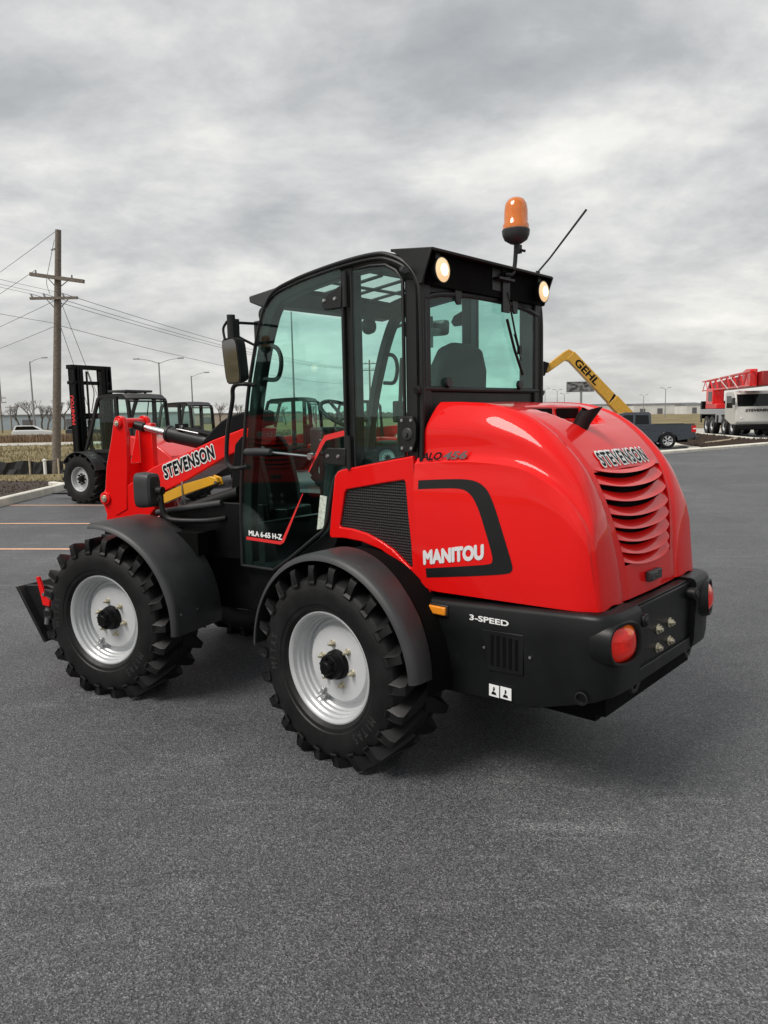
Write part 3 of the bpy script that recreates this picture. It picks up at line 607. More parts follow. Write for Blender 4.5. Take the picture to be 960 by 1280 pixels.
hole = lambda c: (1.205 < c.z < 1.672 and abs(c.y) < 1.0 and c.x < -1.26)
def in_louver(c):
    if not (1.205 < c.z < 1.672 and c.x < -1.26): return False
    zs = [(p[2], l) for p, l in zip(SP, LE)]
    for (za, la), (zb, lb) in zip(zs, zs[1:]):
        if zb <= c.z <= za: return abs(c.y) < lb+(la-lb)*(c.z-zb)/(za-zb)+0.002
    return False
h = MB(); h.grid(rows, skip=in_louver); h.grid([[Vector((p.x, -p.y, p.z)) for p in r] for r in rows], skip=in_louver)
# side panels below the crease
crd = catmull(CR, 132)
def crease_z(x):
    for a, b in zip(crd, crd[1:]):
        if b.x <= x <= a.x: return a.z+(b.z-a.z)*(x-a.x)/(b.x-a.x+1e-9)
    return crd[0].z if x > crd[0].x else crd[-1].z
def crease_y(x):
    for a, b in zip(crd, crd[1:]):
        if b.x <= x <= a.x: return a.y+(b.y-a.y)*(x-a.x)/(b.x-a.x+1e-9)
    return crd[0].y if x > crd[0].x else crd[-1].y
def y_side(x, z):
    zc = 1.72; v = max(0, min(1, (z-1.02)/(zc-1.02)))
    y = 0.662+0.026*4*v*(1-v)*0.6-0.010*v
    if x < -1.10: y -= 0.012*((-1.10-x)/0.34)**2
    if x < -1.31: y -= 0.040*((-1.31-x)/0.13)**2
    return y
def hem_z(x): return 1.012+0.022*max(0, min(1, (-0.52-x)/0.9))
srows = []
for i in range(133):
    t = i/132; xt = crd[i].x; cz = crd[i].z; cy_ = crd[i].y; col = []
    for j in range(31):
        v = j/30; x = xt
        # front edge follows the panel seam (leans back towards the bottom)
        if t < 0.25: x = xt-(1-v)**2*0.05*(1-t/0.25)
        zb = hem_z(x) if x < -0.52 else 1.012+0.05*max(0, (x+0.52)/0.12)**2*0.6
        z = zb+(cz-zb)*v
        yy = y_side(x, z); k = max(0, (v-0.82)/0.18); k = k*k; yy = yy*(1-k)+cy_*k
        col.append(Vector((x, yy, z)))
    srows.append(col)
h.grid(srows); h.grid([[Vector((p.x, -p.y, p.z)) for p in r] for r in srows])
# hem return so the shell has thickness at its lower edge
hemp = [r[0] for r in srows]+[rows[-1][k] for k in range(len(rows[-1]))]
h.grid([[p, p+Vector((0.02 if i > 132 else 0, -0.02, 0.004))] for i, p in enumerate(hemp)]); h.grid([[Vector((p.x, -p.y, p.z)), Vector((p.x, -p.y+0.02, p.z+0.004))] for p in hemp])
fr0 = [r for r in rows[0]]
h.grid([[p, p+Vector((0.012, -0.012, -0.025))] for p in fr0]); h.grid([[Vector((p.x, -p.y, p.z)), Vector((p.x+.012, -p.y+0.012, p.z-0.025))] for p in fr0])
hood = h.build('hood', 'red', ld, angle=28); hood['label'] = 'glossy red rear engine hood with louvred back'
bk = MB(); bk.grid([[(prof_interp(z)+0.07, y, z) for y in (-0.46, 0.46)] for z in (1.78, 1.6, 1.4, 1.25, 1.1)]); bk.build('grille_backing', 'void', hood)
for s_ in (1, -1):
    m = MB(); rws = []
    for k in range(13):
        z = 1.69-0.50*k/12; zs = [(p[2], l) for p, l in zip(SP, LE)]
        for (za, la), (zb, lb) in zip(zs, zs[1:]):
            if zb <= z <= za: e = lb+(la-lb)*(z-zb)/(za-zb)
        rws.append([(prof_interp(z)+0.004, s_*e, z), (prof_interp(z)+0.068, s_*(e-0.01), z)])
    m.grid(rws); m.build('grille_edge', 'red', hood)
LV = [(0.411, 1.688), (0.405, 1.620), (0.390, 1.545), (0.374, 1.471), (0.354, 1.404), (0.334, 1.338), (0.314, 1.275), (0.302, 1.222)]
for k, (ye, ze) in enumerate(LV):
    m = MB(); n = 24; top = []; lo = []; lo2 = []; tp2 = []
    for i in range(n+1):
        t = -1+2*i/n; y = t*(ye-0.004); dz = -0.036*(1-abs(t)**2.2); zl = ze+dz; hh = (0.038+0.012*t*t if k else 0.02)
        zt_ = zl+hh
        pe = 1-t**4; pl = Vector((prof_interp(min(1.75, zl))+0.006-0.024*pe, y, zl)); pt = Vector((prof_interp(min(1.75, zt_))+(0.024 if k else 0.004), y, zt_))
        lo.append(pl); top.append(pt); lo2.append(pl+Vector((0.012, 0, -0.003))); tp2.append(pt+Vector((0.012, 0, -0.004)))
    m.grid([top, lo, lo2, tp2, top]); m.build('louver', 'red', hood, angle=40)
m = MB()
for s_ in (1, -1): m.bb((-0.851, s_*0.030, 1.935), (-0.862, s_*0.285, 1.995))
m.build('intake_opening', 'void', hood, bevel=0.004)
m = MB(); m.box((-1.452, 0, 1.112), (0.030, 0.155, 0.052)); m.box((-1.468, 0.035, 1.112), (0.014, 0.075, 0.044)); m.cyl((-1.47, 0.02, 1.112), (-1.479, 0.02, 1.112), 0.010, n=12); m.build('latch', 'black_plastic', hood, bevel=0.010)
# exhaust tail pipe: a curved pipe cut on the slant
m = MB(); path = catmull([(-1.06, 0.13, 1.80), (-1.075, 0.13, 1.87), (-1.103, 0.13, 1.930), (-1.140, 0.13, 1.980)], 12); rws = []
for i, p in enumerate(path):
    tdir = (path[min(i+1, 12)]-path[max(i-1, 0)]).normalized(); u = Vector((0, 1, 0)); w_ = tdir.cross(u); ring = []
    for k in range(20):
        a = k*math.pi/10; q = p+(u*math.cos(a)*0.036+w_*math.sin(a)*0.044)
        if i == 12: q = q+tdir*(0.055*math.sin(a))
        ring.append(q)
    rws.append(ring)
m.grid(rws, closed_u=True); inner = [path[-1]+(q-path[-1])*0.86-Vector((0, 0, 0.0)) for q in rws[-1]]; deep = [path[8]+(q-path[-1])*0.8 for q in rws[-1]]
m.grid([rws[-1], inner, deep], closed_u=True); m.build('exhaust_pipe', 'black_satin', hood, angle=45)
# black swoosh stripe and names on both sides
OUT = [(-0.397, 1.618), (-0.56, 1.630), (-0.70, 1.636), (-0.785, 1.625), (-0.845, 1.588), (-0.887, 1.520), (-0.925, 1.43), (-0.968, 1.315), (-0.998, 1.225), (-0.998, 1.190), (-0.960, 1.168), (-0.80, 1.138), (-0.60, 1.106), (-0.448, 1.083)]
INN = [(-0.396, 1.570), (-0.53, 1.580), (-0.64, 1.586), (-0.705, 1.580), (-0.750, 1.553), (-0.782, 1.510), (-0.810, 1.455), (-0.850, 1.350), (-0.878, 1.265), (-0.882, 1.228), (-0.860, 1.207), (-0.74, 1.184), (-0.58, 1.157), (-0.446, 1.135)]
o2 = catmull([(a, b, 0) for a, b in OUT], 90); i2 = catmull([(a, b, 0) for a, b in INN], 90)
for s_ in (1, -1):
    m = MB(); m.grid([[(o.x*(1-k)+i.x*k, s_*(y_side(o.x*(1-k)+i.x*k, o.y*(1-k)+i.y*k)+0.0016), o.y*(1-k)+i.y*k) for k in (0, .34, .67, 1)] for o, i in zip(o2, i2)])
    m.build('stripe', 'band', hood)
    ux = lambda u: (-0.437-0.39*u/0.39) if s_ > 0 else (-0.827+0.39*u/0.39)
    def fn(u, v, t, s_=s_):
        x = -0.437-u if s_ > 0 else -0.827+u; uu = u if s_ > 0 else 0.39-u; z = 1.159+0.073*uu/0.39+v; return (x, s_*(y_side(x, z)+0.0008+t), z)
    lettering('MANITOU', fn, 'silver_text', hood, 0.39, 0.071, fat=0.065, dirs=8)
    for word, off, wd_, mt_ in (('ALO', 0.0, 0.135, 'dark_text'), ('456', 0.148, 0.150, 'grey_text')):
        def fn(u, v, t, s_=s_, off=off):
            uu = off+u if s_ > 0 else 0.298-(0.298-off-(0.135 if off == 0 else 0.150))-u if False else None
            q = off+u if s_ > 0 else u+(0.163 if off == 0 else 0.0)
            x = -0.412-q if s_ > 0 else -0.710+q; uu = q if s_ > 0 else 0.298-q; z = 1.728+0.016*uu/0.298+v*0.9; y = 0.655-0.008-0.12*(z-1.72); return (x, s_*(y+0.006+t-0.0015), z)
        lettering(word, fn, mt_, hood, wd_, 0.042, fat=0.04, shear=0.3)
def fn(u, v, t):
    # follows the hood profile on the sloping back above the louvres
    z = 1.698+v*0.72; return (prof_interp(z)-0.0015-t, 0.285-u, z+0.002)
lettering('STEVENSON', fn, 'white', hood, 0.56, 0.088, thick=0.0010, space=1.2, fat=0.12, dirs=12)
lettering('STEVENSON', fn, 'dark_text', hood, 0.56, 0.088, thick=0.0034, space=1.2, fat=0.030, dirs=6)

# ---- red side panels with mesh grille
PO = [(0.262, 1.612), (0.235, 1.645), (0.195, 1.658), (0.0, 1.691), (-0.2, 1.725), (-0.350, 1.750), (-0.354, 1.70), (-0.372, 1.55), (-0.385, 1.35), (-0.400, 1.19), (-0.425, 1.085), (-0.475, 1.015), (-0.455, 0.985), (-0.345, 1.075), (-0.25, 1.135), (-0.10, 1.200), (0.05, 1.232), (0.20, 1.24), (0.310, 1.232), (0.322, 1.250), (0.30, 1.40)]
PI_ = [(0.180, 1.520), (0.165, 1.538), (0.0, 1.566), (-0.15, 1.592), (-0.285, 1.614), (-0.295, 1.60), (-0.310, 1.42), (-0.330, 1.25), (-0.338, 1.125), (-0.320, 1.118), (-0.192, 1.212), (-0.10, 1.252), (0.01, 1.287), (0.12, 1.303), (0.226, 1.306), (0.232, 1.320)]
for s_ in (1, -1):
    m = MB(); m.plate(PO, [PI_], XZ, s_*0.655, s_*0.615); sp_ = m.build('side_panel', 'red', ld, bevel=0.008, seg=3)
    m = MB(); m.plate([(a*1.03, b) for a, b in PI_], [], XZ, s_*0.640, s_*0.634); m.build('mesh_grille', 'grille_mesh', sp_, smooth=False)

# ---- rear bumper
path = [(-0.44, 0.690), (-0.60, 0.70), (-0.90, 0.702), (-1.20, 0.702), (-1.36, 0.702), (-1.43, 0.696), (-1.480, 0.680), (-1.515, 0.648), (-1.535, 0.60), (-1.543, 0.53), (-1.545, 0.45), (-1.545, 0.375)]
pd = catmull([(a, b, 0) for a, b in path], 66)
ztop = lambda x: 0.968+0.062*max(0, min(1, (-0.44-x)/0.95))
zbot = lambda x: (0.468+0.03*max(0, (-0.5-x)/0.6) if x > -1.1 else 0.498+0.13*max(0, min(1, (-1.1-x)/0.42)))
def bumper_half(s_):
    m = MB(); rws = []
    for i, p in enumerate(pd):
        t = (pd[min(i+1, 66)]-pd[max(i-1, 0)]).normalized(); n = Vector((t.y, -t.x, 0)); n = -n if n.y < -0.01 and i < 30 else n
        n = Vector((-abs(t.y), abs(t.x), 0)); zt, zb = ztop(p.x), zbot(p.x); row = []
        for (ins, z) in ((0.14, zt+0.004), (0.030, zt+0.004), (0.010, zt-0.004), (0.0, zt-0.022), (-0.004, zt-0.14), (0.0, (zt+zb)/2), (0.004, zb+0.06), (0.012, zb+0.012), (0.03, zb), (0.16, zb)):
            q = p-n*ins; row.append((q.x, s_*q.y, z))
        rws.append(row)
    m.grid(rws); m.add(rws[-1], [tuple(range(10))]); m.add(rws[0], [tuple(range(10))[::-1]])
    return m
m = MB(); m.bb((-1.40, -0.40, 0.66), (-1.512, 0.40, 1.012)); bmp = m.build('bumper', 'bumper_black', ld, bevel=0.006)
for s_ in (1, -1): bumper_half(s_).build('bumper_wing', 'bumper_black', bmp, angle=40)
bmp; bmp['label'] = 'black rear bumper with two red tail lights'
m = MB(); m.bb((-1.44, -0.36, 1.010), (-1.500, 0.36, 1.022)); m.build('top_ledge', 'bumper_black', bmp, bevel=0.004)
m = MB(); m.plate([(-0.44, 0.63), (0.44, 0.63), (0.40, 0.70), (-0.40, 0.70)], [], lambda a, b, t: (t, a, b), -1.50, -1.526); m.build('lower_lip', 'bumper_black', bmp, bevel=0.006)
for (y, z) in ((0.085, 0.846), (-0.075, 0.846), (0.085, 0.746), (-0.075, 0.746)):
    m = MB(); m.cyl((-1.512, y, z), (-1.518, y, z), 0.027, n=18); m.cyl((-1.517, y, z), (-1.532, y, z), 0.020, n=6); m.cyl((-1.531, y, z), (-1.542, y, z), 0.011, n=12); m.build('bolt', 'gold', bmp, bevel=0.001)
for s_ in (1, -1):
    # bumper end knuckle beside the plate
    m = MB(); m.lathe([(0.0, -0.012), (0.020, -0.012), (0.020, -0.004), (0.030, -0.004), (0.034, 0.0), (0.034, 0.03)], o=(-1.556, s_*0.345, 0.955), axis=Matrix(((0, 0, 1), (0, 1, 0), (-1, 0, 0))), n=20); m.cyl((-1.50, s_*0.345, 0.955), (-1.560, s_*0.345, 0.955), 0.03, n=18); m.build('corner_stud', 'black_satin', bmp, bevel=0.003)
    m = MB(); m.plate([(0.30, 0.70), (0.30, 0.62), (0.335, 0.585), (0.39, 0.585), (0.42, 0.625), (0.42, 0.70)], [[(0.365+0.020*math.cos(a*.63), 0.622+0.020*math.sin(a*.63)) for a in range(10)]], lambda a, b, t: (t, s_*a, b), -1.49, -1.518); m.build('tow_eye', 'black_satin', bmp, bevel=0.004)
    # tail light: bezel, lens, amber top, clear inner strip
    nrm = Vector((-0.97, s_*0.22, 0.06)).normalized(); ux_ = Vector((0, 0, 1)).cross(nrm).normalized()*(1); uz_ = nrm.cross(ux_); cen = Vector((-1.536, s_*0.572, 0.893))
    def el(a, ra, rb, d): 
        ca, sa = math.cos(a), math.sin(a); k = 1/((abs(ca)**2.6+abs(sa)**2.6)**(1/2.6)); return cen+ux_*ra*k*ca+uz_*rb*k*sa+nrm*d
    bz = MB(); K = 48; bz.grid([[el(i*2*math.pi/K, ra, rb, d) for i in range(K)] for ra, rb, d in ((0.150, 0.125, -0.07), (0.126, 0.106, 0.010), (0.118, 0.099, 0.024), (0.106, 0.088, 0.022), (0.100, 0.083, -0.01))], closed_u=True)
    lb = bz.build('tail_light', 'bumper_black', bmp, angle=50)
    ln = MB(); rws = []; mi_ = []
    for q in range(9):
        k = 1-q/8; rws.append([el(i*2*math.pi/K, 0.101*k+1e-4, 0.084*k+1e-4, 0.004+0.036*(1-k**2.5)) for i in range(K)])
    o_ = len(ln.v); ln.grid(rws, closed_u=True)
    def zone(f):
        c_ = sum((Vector(ln.v[i]) for i in f), Vector())/len(f)-cen; a_, b_ = c_.dot(ux_)*-s_, c_.dot(uz_)
        inner_ = c_.dot(Vector((0, -s_, 0)))
        if inner_ > 0.078: return 2
        if b_ > 0.042 and inner_ > 0.0: return 1
        return 0
    ln.m = [zone(f) for f in ln.f]; lo_ = ln.build('lens', ['lamp_red', 'lamp_orange', 'lamp_clear'], bmp, angle=60)
    # side: marker, speed lettering, slots, safety sticker
    ys = lambda d=0.0: s_*(0.704+d)
    m = MB(); m.bb((-0.455, ys(-0.01), 0.893), (-0.625, ys(0.006), 0.958)); m.build('marker_base', 'black_satin', bmp, bevel=0.005)
    m = MB(); m.bb((-0.465, ys(0.0), 0.903), (-0.615, ys(0.022), 0.949)); m.build('side_marker', 'amber', bmp, bevel=0.008, seg=3)
    fn = lambda u, v, t: ((-0.765-u) if s_ > 0 else (-1.0+u), ys(0.002+t), 0.907+v+0.004*(u if s_ > 0 else 0.235-u)/0.235)
    lettering('3-SPEED', fn, 'white', bmp, 0.235, 0.028, fat=0.03)
    m = MB(); m.plate([(-0.835, 0.868), (-1.085, 0.880), (-1.085, 0.672), (-0.875, 0.658)], [], XZ, ys(-0.006), ys(0.0045)); m.build('vent_panel', 'bumper_black', bmp, bevel=0.003)
    for k in range(5):
        x = -0.895-k*0.036; m = MB(); m.plate([(x, 0.85), (x-0.018, 0.85), (x-0.018, 0.69), (x, 0.69)], [], XZ, ys(0.001), ys(0.0062)); m.build('vent_slot', 'void', bmp)
    for x in (-0.855, -1.125):
        m = MB(); m.cyl((x, ys(0), 0.775), (x, ys(0.008), 0.775), 0.007, n=10); m.build('screw', 'steel', bmp)
    m = MB(); m.bb((-0.885, ys(0), 0.524), (-0.945, ys(0.005), 0.586)); m.bb((-0.953, ys(0), 0.526), (-1.018, ys(0.005), 0.588)); st_ = m.build('safety_sticker', 'white', bmp, smooth=False)
    m = MB()
    for x in (-0.915, -0.985):
        m.plate([(x+0.016, 0.535), (x-0.016, 0.535), (x-0.010, 0.548), (x+0.006, 0.552), (x+0.004, 0.575), (x-0.004, 0.575), (x-0.006, 0.560), (x+0.012, 0.548)], [], XZ, ys(0.004), ys(0.0062))
    m.build('sticker_symbol', 'dark_text', bmp, smooth=False)
    m = MB(); m.lathe([(0.030, 0.0), (0.034, 0.004), (0.026, 0.006), (0.022, -0.01)], o=(-1.40, ys(0.0), 0.63), n=24); m.build('side_hole_ring', 'black_satin', bmp)

# ---- chassis under the body
m = MB(); m.bb((-1.45, -0.55, 0.50), (-0.55, 0.55, 1.0)); m.bb((-0.62, -0.48, 0.62), (0.5, 0.48, 1.25)); m.bb((-1.35, -0.45, 0.42), (-0.2, 0.45, 0.62)); m.bb((0.3, -0.40, 0.45), (1.0, 0.40, 0.95)); m.build('rear_chassis', 'void', ld)
m = MB(); m.cyl((0, -0.85, AX), (0, 0.85, AX), 0.11, n=20); m.lathe([(0.05, -0.2), (0.2, -0.12), (0.22, 0), (0.2, 0.12), (0.05, 0.2)], o=(0, 0, AX)); m.build('rear_axle', 'black_paint', ld)
m = MB(); m.cyl((WB/2, -0.85, AX), (WB/2, 0.85, AX), 0.11, n=20); m.lathe([(0.05, -0.2), (0.2, -0.12), (0.22, 0), (0.2, 0.12), (0.05, 0.2)], o=(WB/2, 0, AX)); m.build('front_axle', 'black_paint', ld, M=FM)
m = MB(); m.cyl((WB/2, 0, 0.35), (WB/2, 0, 1.0), 0.13, n=20); m.build('articulation_pin', 'black_paint', ld)
# step can (round ribbed reservoir) between the wheels, and cab step
m = MB(); m.lathe([(0.0, 0.535), (0.10, 0.535), (0.165, 0.525), (0.172, 0.515), (0.172, 0.505), (0.18, 0.50), (0.185, 0.34), (0.16, 0.30), (0, 0.30)], o=(0.82, 0.52, 0.06), axis='Z', n=40); m.build('step_can', 'black_satin', ld, angle=40)
m = MB(); m.bb((0.56, 0.50, 0.36), (0.80, 0.72, 0.385)); m.bb((0.78, 0.50, 0.36), (0.80, 0.72, 0.66)); m.bb((0.56, 0.50, 0.36), (0.575, 0.70, 0.60)); m.build('cab_step', 'black_paint', ld, bevel=0.004)

# ---- cab ------------------------------------------------------------------
YC = 0.63
SIDE = [(1.222, 0.945), (1.206, 1.39), (1.150, 1.76), (1.084, 2.11), (0.995, 2.40), (0.931, 2.563), (0.862, 2.690), (0.770, 2.765), (0.586, 2.808), (0.375, 2.836), (0.112, 2.858), (-0.09, 2.860), (-0.19, 2.840), (-0.300, 2.785), (-0.375, 2.70), (-0.400, 2.60), (-0.405, 2.34), (-0.405, 2.0), (-0.395, 1.72)]
sd = [(p.x, p.y) for p in catmull([(a, b, 0) for a, b in SIDE], 108)]
def side_x(z):   # front profile of the cab
    best = None
    for (a, b), (c_, d_) in zip(sd[:48], sd[1:48]):
        if b <= z <= d_: return a+(c_-a)*(z-b)/(d_-b+1e-9)
    return sd[0][0] if z < sd[0][1] else 0.80
def offs(pl, d):
    out = []
    for i, (x, z) in enumerate(pl):
        a = pl[max(i-1, 0)]; b = pl[min(i+1, len(pl)-1)]; tx, tz = b[0]-a[0], b[1]-a[1]; l = math.hypot(tx, tz); out.append((x-tz/l*d, z+tx/l*d))
    return out
# frame hoops: left and right side rails following the outline
def hoop(s_):
    m = MB(); inn_ = offs(sd, 0.075); out_ = offs(sd, 0.006); rws = []
    for (ax, az), (bx, bz) in zip(out_, inn_):
        rws.append([(ax, s_*0.622, az), (ax-0.0, s_*0.555, az+0.004), (bx, s_*0.545, bz), (bx, s_*0.612, bz)])
    m.grid(rws, closed_u=True); m.add(rws[0], [(0, 1, 2, 3)]); m.add(rws[-1], [(3, 2, 1, 0)])
    m.bb((0.175, s_*0.55, 1.60), (0.098, s_*0.622, 2.83)); m.bb((-0.29, s_*0.55, 1.60), (-0.41, s_*0.628, 2.70))
    return m
for s_ in (1, -1):
    hoop(s_).build('cab_pillars', 'black_satin', ld, bevel=0.008, angle=40)
    # thin outer seal line along the outline
    m = MB(); o1 = offs(sd, -0.004); m.tube([(x, s_*0.634, z) for x, z in o1], 0.013, 8); m.build('door_seal', 'black_satin', ld)
# roof skin
m = MB(); rf = [p for p in sd if p[1] > 2.70]; rf = offs(rf, -0.008)
ys_ = [-0.645, -0.632, -0.60, -0.45, -0.2, 0.0, 0.2, 0.45, 0.60, 0.632, 0.645]; dzs = [-0.03, -0.008, 0.006, 0.016, 0.022, 0.024, 0.022, 0.016, 0.006, -0.008, -0.03]
m.grid([[(x, y, z+d) for y, d in zip(ys_, dzs)] for x, z in rf], skip=lambda c: 0.24 < c.x < 0.76 and abs(c.y) < 0.46)
m.grid([[(x, y, z-0.022+d*0.5) for y, d in zip(ys_, dzs)] for x, z in rf], skip=lambda c: 0.24 < c.x < 0.76 and abs(c.y) < 0.46)
roof = m.build('roof', 'black_satin', ld, angle=50)
for y in (-0.23, 0.0, 0.23):
    m = MB(); m.tube([(0.22, y, 2.84), (0.78, y, 2.785)], 0.011, 6); m.build('roof_guard_bar', 'black_satin', roof)
m = MB(); m.tube([(0.50, -0.47, 2.812), (0.50, 0.47, 2.812)], 0.011, 6); m.build('roof_guard_bar', 'black_satin', roof)
m = MB(); m.add([(0.22, -0.47, 2.862), (0.22, 0.47, 2.862), (0.78, 0.47, 2.80), (0.78, -0.47, 2.80)], [(0, 1, 2, 3)]); m.build('roof_glass', 'glass_clear', roof, smooth=False)
# front visor
m = MB(); m.plate([(0.80, 2.80), (1.081, 2.775), (1.075, 2.735), (0.95, 2.69), (0.86, 2.70)], [], XZ, -0.60, 0.60); m.build('front_visor', 'black_plastic', ld, bevel=0.010)
for y in (0.50, -0.50):
    m = MB(); m.lathe([(0.0, 0.0), (0.03, 0.0), (0.055, 0.02), (0.062, 0.06), (0.058, 0.075)], o=(0.96, y, 2.655), axis='X', n=24); fl_ = m.build('front_work_light', 'black_satin', ld)
    m = MB(); m.lathe([(0.0, 0.076), (0.04, 0.074), (0.056, 0.068)], o=(0.96, y, 2.655), axis='X', n=24); m.build('lens', 'glass_clear', fl_)
# glass: doors (both sides), rear quarter windows
DOOR = [(x, z) for x, z in offs(sd, 0.010) if x > 0.165 and z > 0.90]
DOORB = [(0.17, 2.79), (0.17, 1.662), (0.199, 1.655), (0.268, 1.605), (0.319, 1.46), (0.373, 1.292), (0.496, 1.20), (0.73, 1.047), (0.882, 0.957)]
QUART = [(0.10, 2.80), (-0.05, 2.806), (-0.165, 2.795), (-0.24, 2.755), (-0.285, 2.70), (-0.285, 2.2), (-0.285, 1.745), (0.10, 1.675)]
for s_ in (1, -1):
    m = MB(); m.plate(DOOR+DOORB, [], XZ, s_*0.634, s_*0.640); d_ = m.build('door', 'glass', ld, smooth=False); d_['label'] = 'tinted glass cab door'
    bd = [(x, s_*0.637, z) for x, z in DOORB]; m = MB(); m.tube(catmull(bd[1:], 40), 0.013, 8); m.tube([bd[0], bd[1]], 0.012, 8); m.tube([(1.21, s_*0.637, 0.95), bd[-1]], 0.012, 8); m.build('door_edge', 'black_satin', d_)
    # hinge plates
    for (px, pz, tri) in ((0.245, 2.655, 1), (0.255, 1.735, 0)):
        m = MB(); pl = [(0.165, pz+0.075), (0.165, pz-0.055), (0.31, pz-0.055), (0.335, pz-0.02), (0.31, pz+0.02)] if tri else [(0.165, pz+0.05), (0.165, pz-0.055), (0.34, pz-0.05), (0.345, pz+0.03), (0.32, pz+0.05)]
        m.plate(pl, [], XZ, s_*0.640, s_*0.656); hn = m.build('hinge_plate', 'black_satin', d_, bevel=0.006)
        m = MB()
        for dx_ in (-0.03, 0.06): m.cyl((px+dx_, s_*0.655, pz), (px+dx_, s_*0.664, pz), 0.013, 0.009, n=12)
        m.build('hinge_bolt', 'steel', d_)
    for z in (2.70, 1.76): m = MB(); m.cyl((0.135, s_*0.650, z-0.10), (0.135, s_*0.650, z+0.10), 0.016, n=12); m.build('hinge', 'black_satin', d_)
    # handle with rod
    m = MB(); m.tube([(1.085, s_*0.668, 1.748), (0.96, s_*0.672, 1.752), (0.83, s_*0.668, 1.752)], [0.024, 0.027, 0.020], 12); m.cyl((1.085, s_*0.64, 1.748), (1.085, s_*0.668, 1.748), 0.016); m.build('door_handle', 'black_plastic', d_)
    m = MB(); m.cyl((0.83, s_*0.655, 1.748), (0.47, s_*0.655, 1.73), 0.007, n=8); m.cyl((0.47, s_*0.64, 1.73), (0.47, s_*0.665, 1.73), 0.022, n=14); m.build('latch_rod', 'steel', d_)
    m = MB(); m.tube(catmull([(0.95, s_*0.60, 2.44), (0.85, s_*0.585, 2.43), (0.805, s_*0.58, 2.38), (0.800, s_*0.58, 2.30), (0.84, s_*0.585, 2.225), (0.95, s_*0.60, 2.225)], 30), 0.015, 10); m.build('grab_handle', 'black_satin', d_)
    m = MB(); m.plate(QUART, [], XZ, s_*0.632, s_*0.638); q_ = m.build('side_window', 'glass', ld, smooth=False)
    m = MB(); m.tube([(x, s_*0.635, z) for x, z in QUART], 0.010, 8, closed=True); m.build('window_seal', 'black_satin', q_)
    # bracket with round knob at the rear post
    m = MB(); m.plate([(-0.262, 1.965), (-0.352, 1.965), (-0.375, 1.92), (-0.375, 1.84), (-0.35, 1.77), (-0.262, 1.77)], [], XZ, s_*0.632, s_*0.655); br = m.build('latch_bracket', 'black_satin', ld, bevel=0.004)
    m = MB(); m.lathe([(0.0, 0.02), (0.012, 0.02), (0.014, 0.008), (0.03, 0.006), (0.036, 0.0), (0.036, -0.01)], o=(-0.318, s_*0.657, 1.868), n=22); m.build('knob', 'black_plastic', br)
    m = MB()
    for (x, z) in ((-0.28, 1.945), (-0.345, 1.945), (-0.28, 1.792), (-0.345, 1.792)): m.cyl((x, s_*0.654, z), (x, s_*0.660, z), 0.009, n=10)
    m.build('bracket_bolt', 'steel', br)
    # door lettering and red coach line
    fn = lambda u, v, t: ((1.128-u) if s_ > 0 else (0.785+u), s_*(0.6405+t), 1.172+v+0.004*u)
    lettering('MLA 6-65 H-Z', fn, 'white', d_, 0.343, 0.034, fat=0.045)
    m = MB(); ln_ = [(1.160, 1.150), (0.80, 1.150), (0.775, 1.165), (0.565, 1.492)]; wd_ = [0.011, 0.011, 0.013, 0.003]; rws = []
    for i, (x, z) in enumerate(ln_):
        a = ln_[max(i-1, 0)]; b = ln_[min(i+1, 3)]; tx, tz = b[0]-a[0], b[1]-a[1]; l = math.hypot(tx, tz); nx, nz = -tz/l, tx/l
        rws.append([(x+nx*wd_[i], s_*0.6416, z+nz*wd_[i]), (x-nx*wd_[i], s_*0.6416, z-nz*wd_[i])])
    m.grid(rws)
    ln_ = [(0.18, 1.875), (0.345, 1.845), (0.385, 1.80), (0.505, 1.63)]; wd_ = [0.016, 0.017, 0.014, 0.003]; rws = []
    for i, (x, z) in enumerate(ln_):
        a = ln_[max(i-1, 0)]; b = ln_[min(i+1, 3)]; tx, tz = b[0]-a[0], b[1]-a[1]; l = math.hypot(tx, tz); nx, nz = -tz/l, tx/l
        rws.append([(x+nx*wd_[i], s_*0.6416, z+nz*wd_[i]), (x-nx*wd_[i], s_*0.6416, z-nz*wd_[i])])
    m.grid(rws); m.build('red_stripe', 'red_line', d_, smooth=False)
m = MB(); m.plate([(0.405, 1.49), (0.345, 1.485), (0.385, 1.285), (0.445, 1.27)], [], XZ, 0.6405, 0.6425); m.build('glass_sticker', 'sticker', ld, smooth=False)
# windshield
m = MB(); m.grid([[(side_x(z)-0.012+0.05*(1-(y/0.6)**2), y, z) for y in (-0.6, -0.45, -0.3, -0.15, 0, .15, .3, .45, .6)] for z in [0.95+0.0905*k for k in range(20)]]); m.build('windshield', 'glass', ld)
# rear wall with window opening
WIN = [(-0.585, 2.115), (0.585, 2.115), (0.600, 2.135), (0.600, 2.56), (0.575, 2.60), (0.45, 2.628), (0.2, 2.648), (0, 2.652), (-0.2, 2.648), (-0.45, 2.628), (-0.575, 2.60), (-0.600, 2.56), (-0.600, 2.135)]
YZ = lambda a, b, t: (t, a, b)
m = MB(); m.plate([(-0.628, 1.70), (0.628, 1.70), (0.628, 2.70), (0.58, 2.82), (-0.58, 2.82), (-0.628, 2.70)], [WIN], YZ, -0.365, -0.392); m.bb((-0.36, -0.60, 0.98), (-0.39, 0.60, 1.71)); rw = m.build('rear_wall', 'black_satin', ld, bevel=0.003)
m = MB(); m.tube(catmull([(-0.397, a, b) for a, b in WIN], 80, closed=True), 0.017, 10, closed=True); m.build('window_gasket', 'black_satin', rw)
m = MB(); m.plate(WIN, [], YZ, -0.398, -0.402); rg = m.build('rear_window', 'glass', ld, smooth=False)
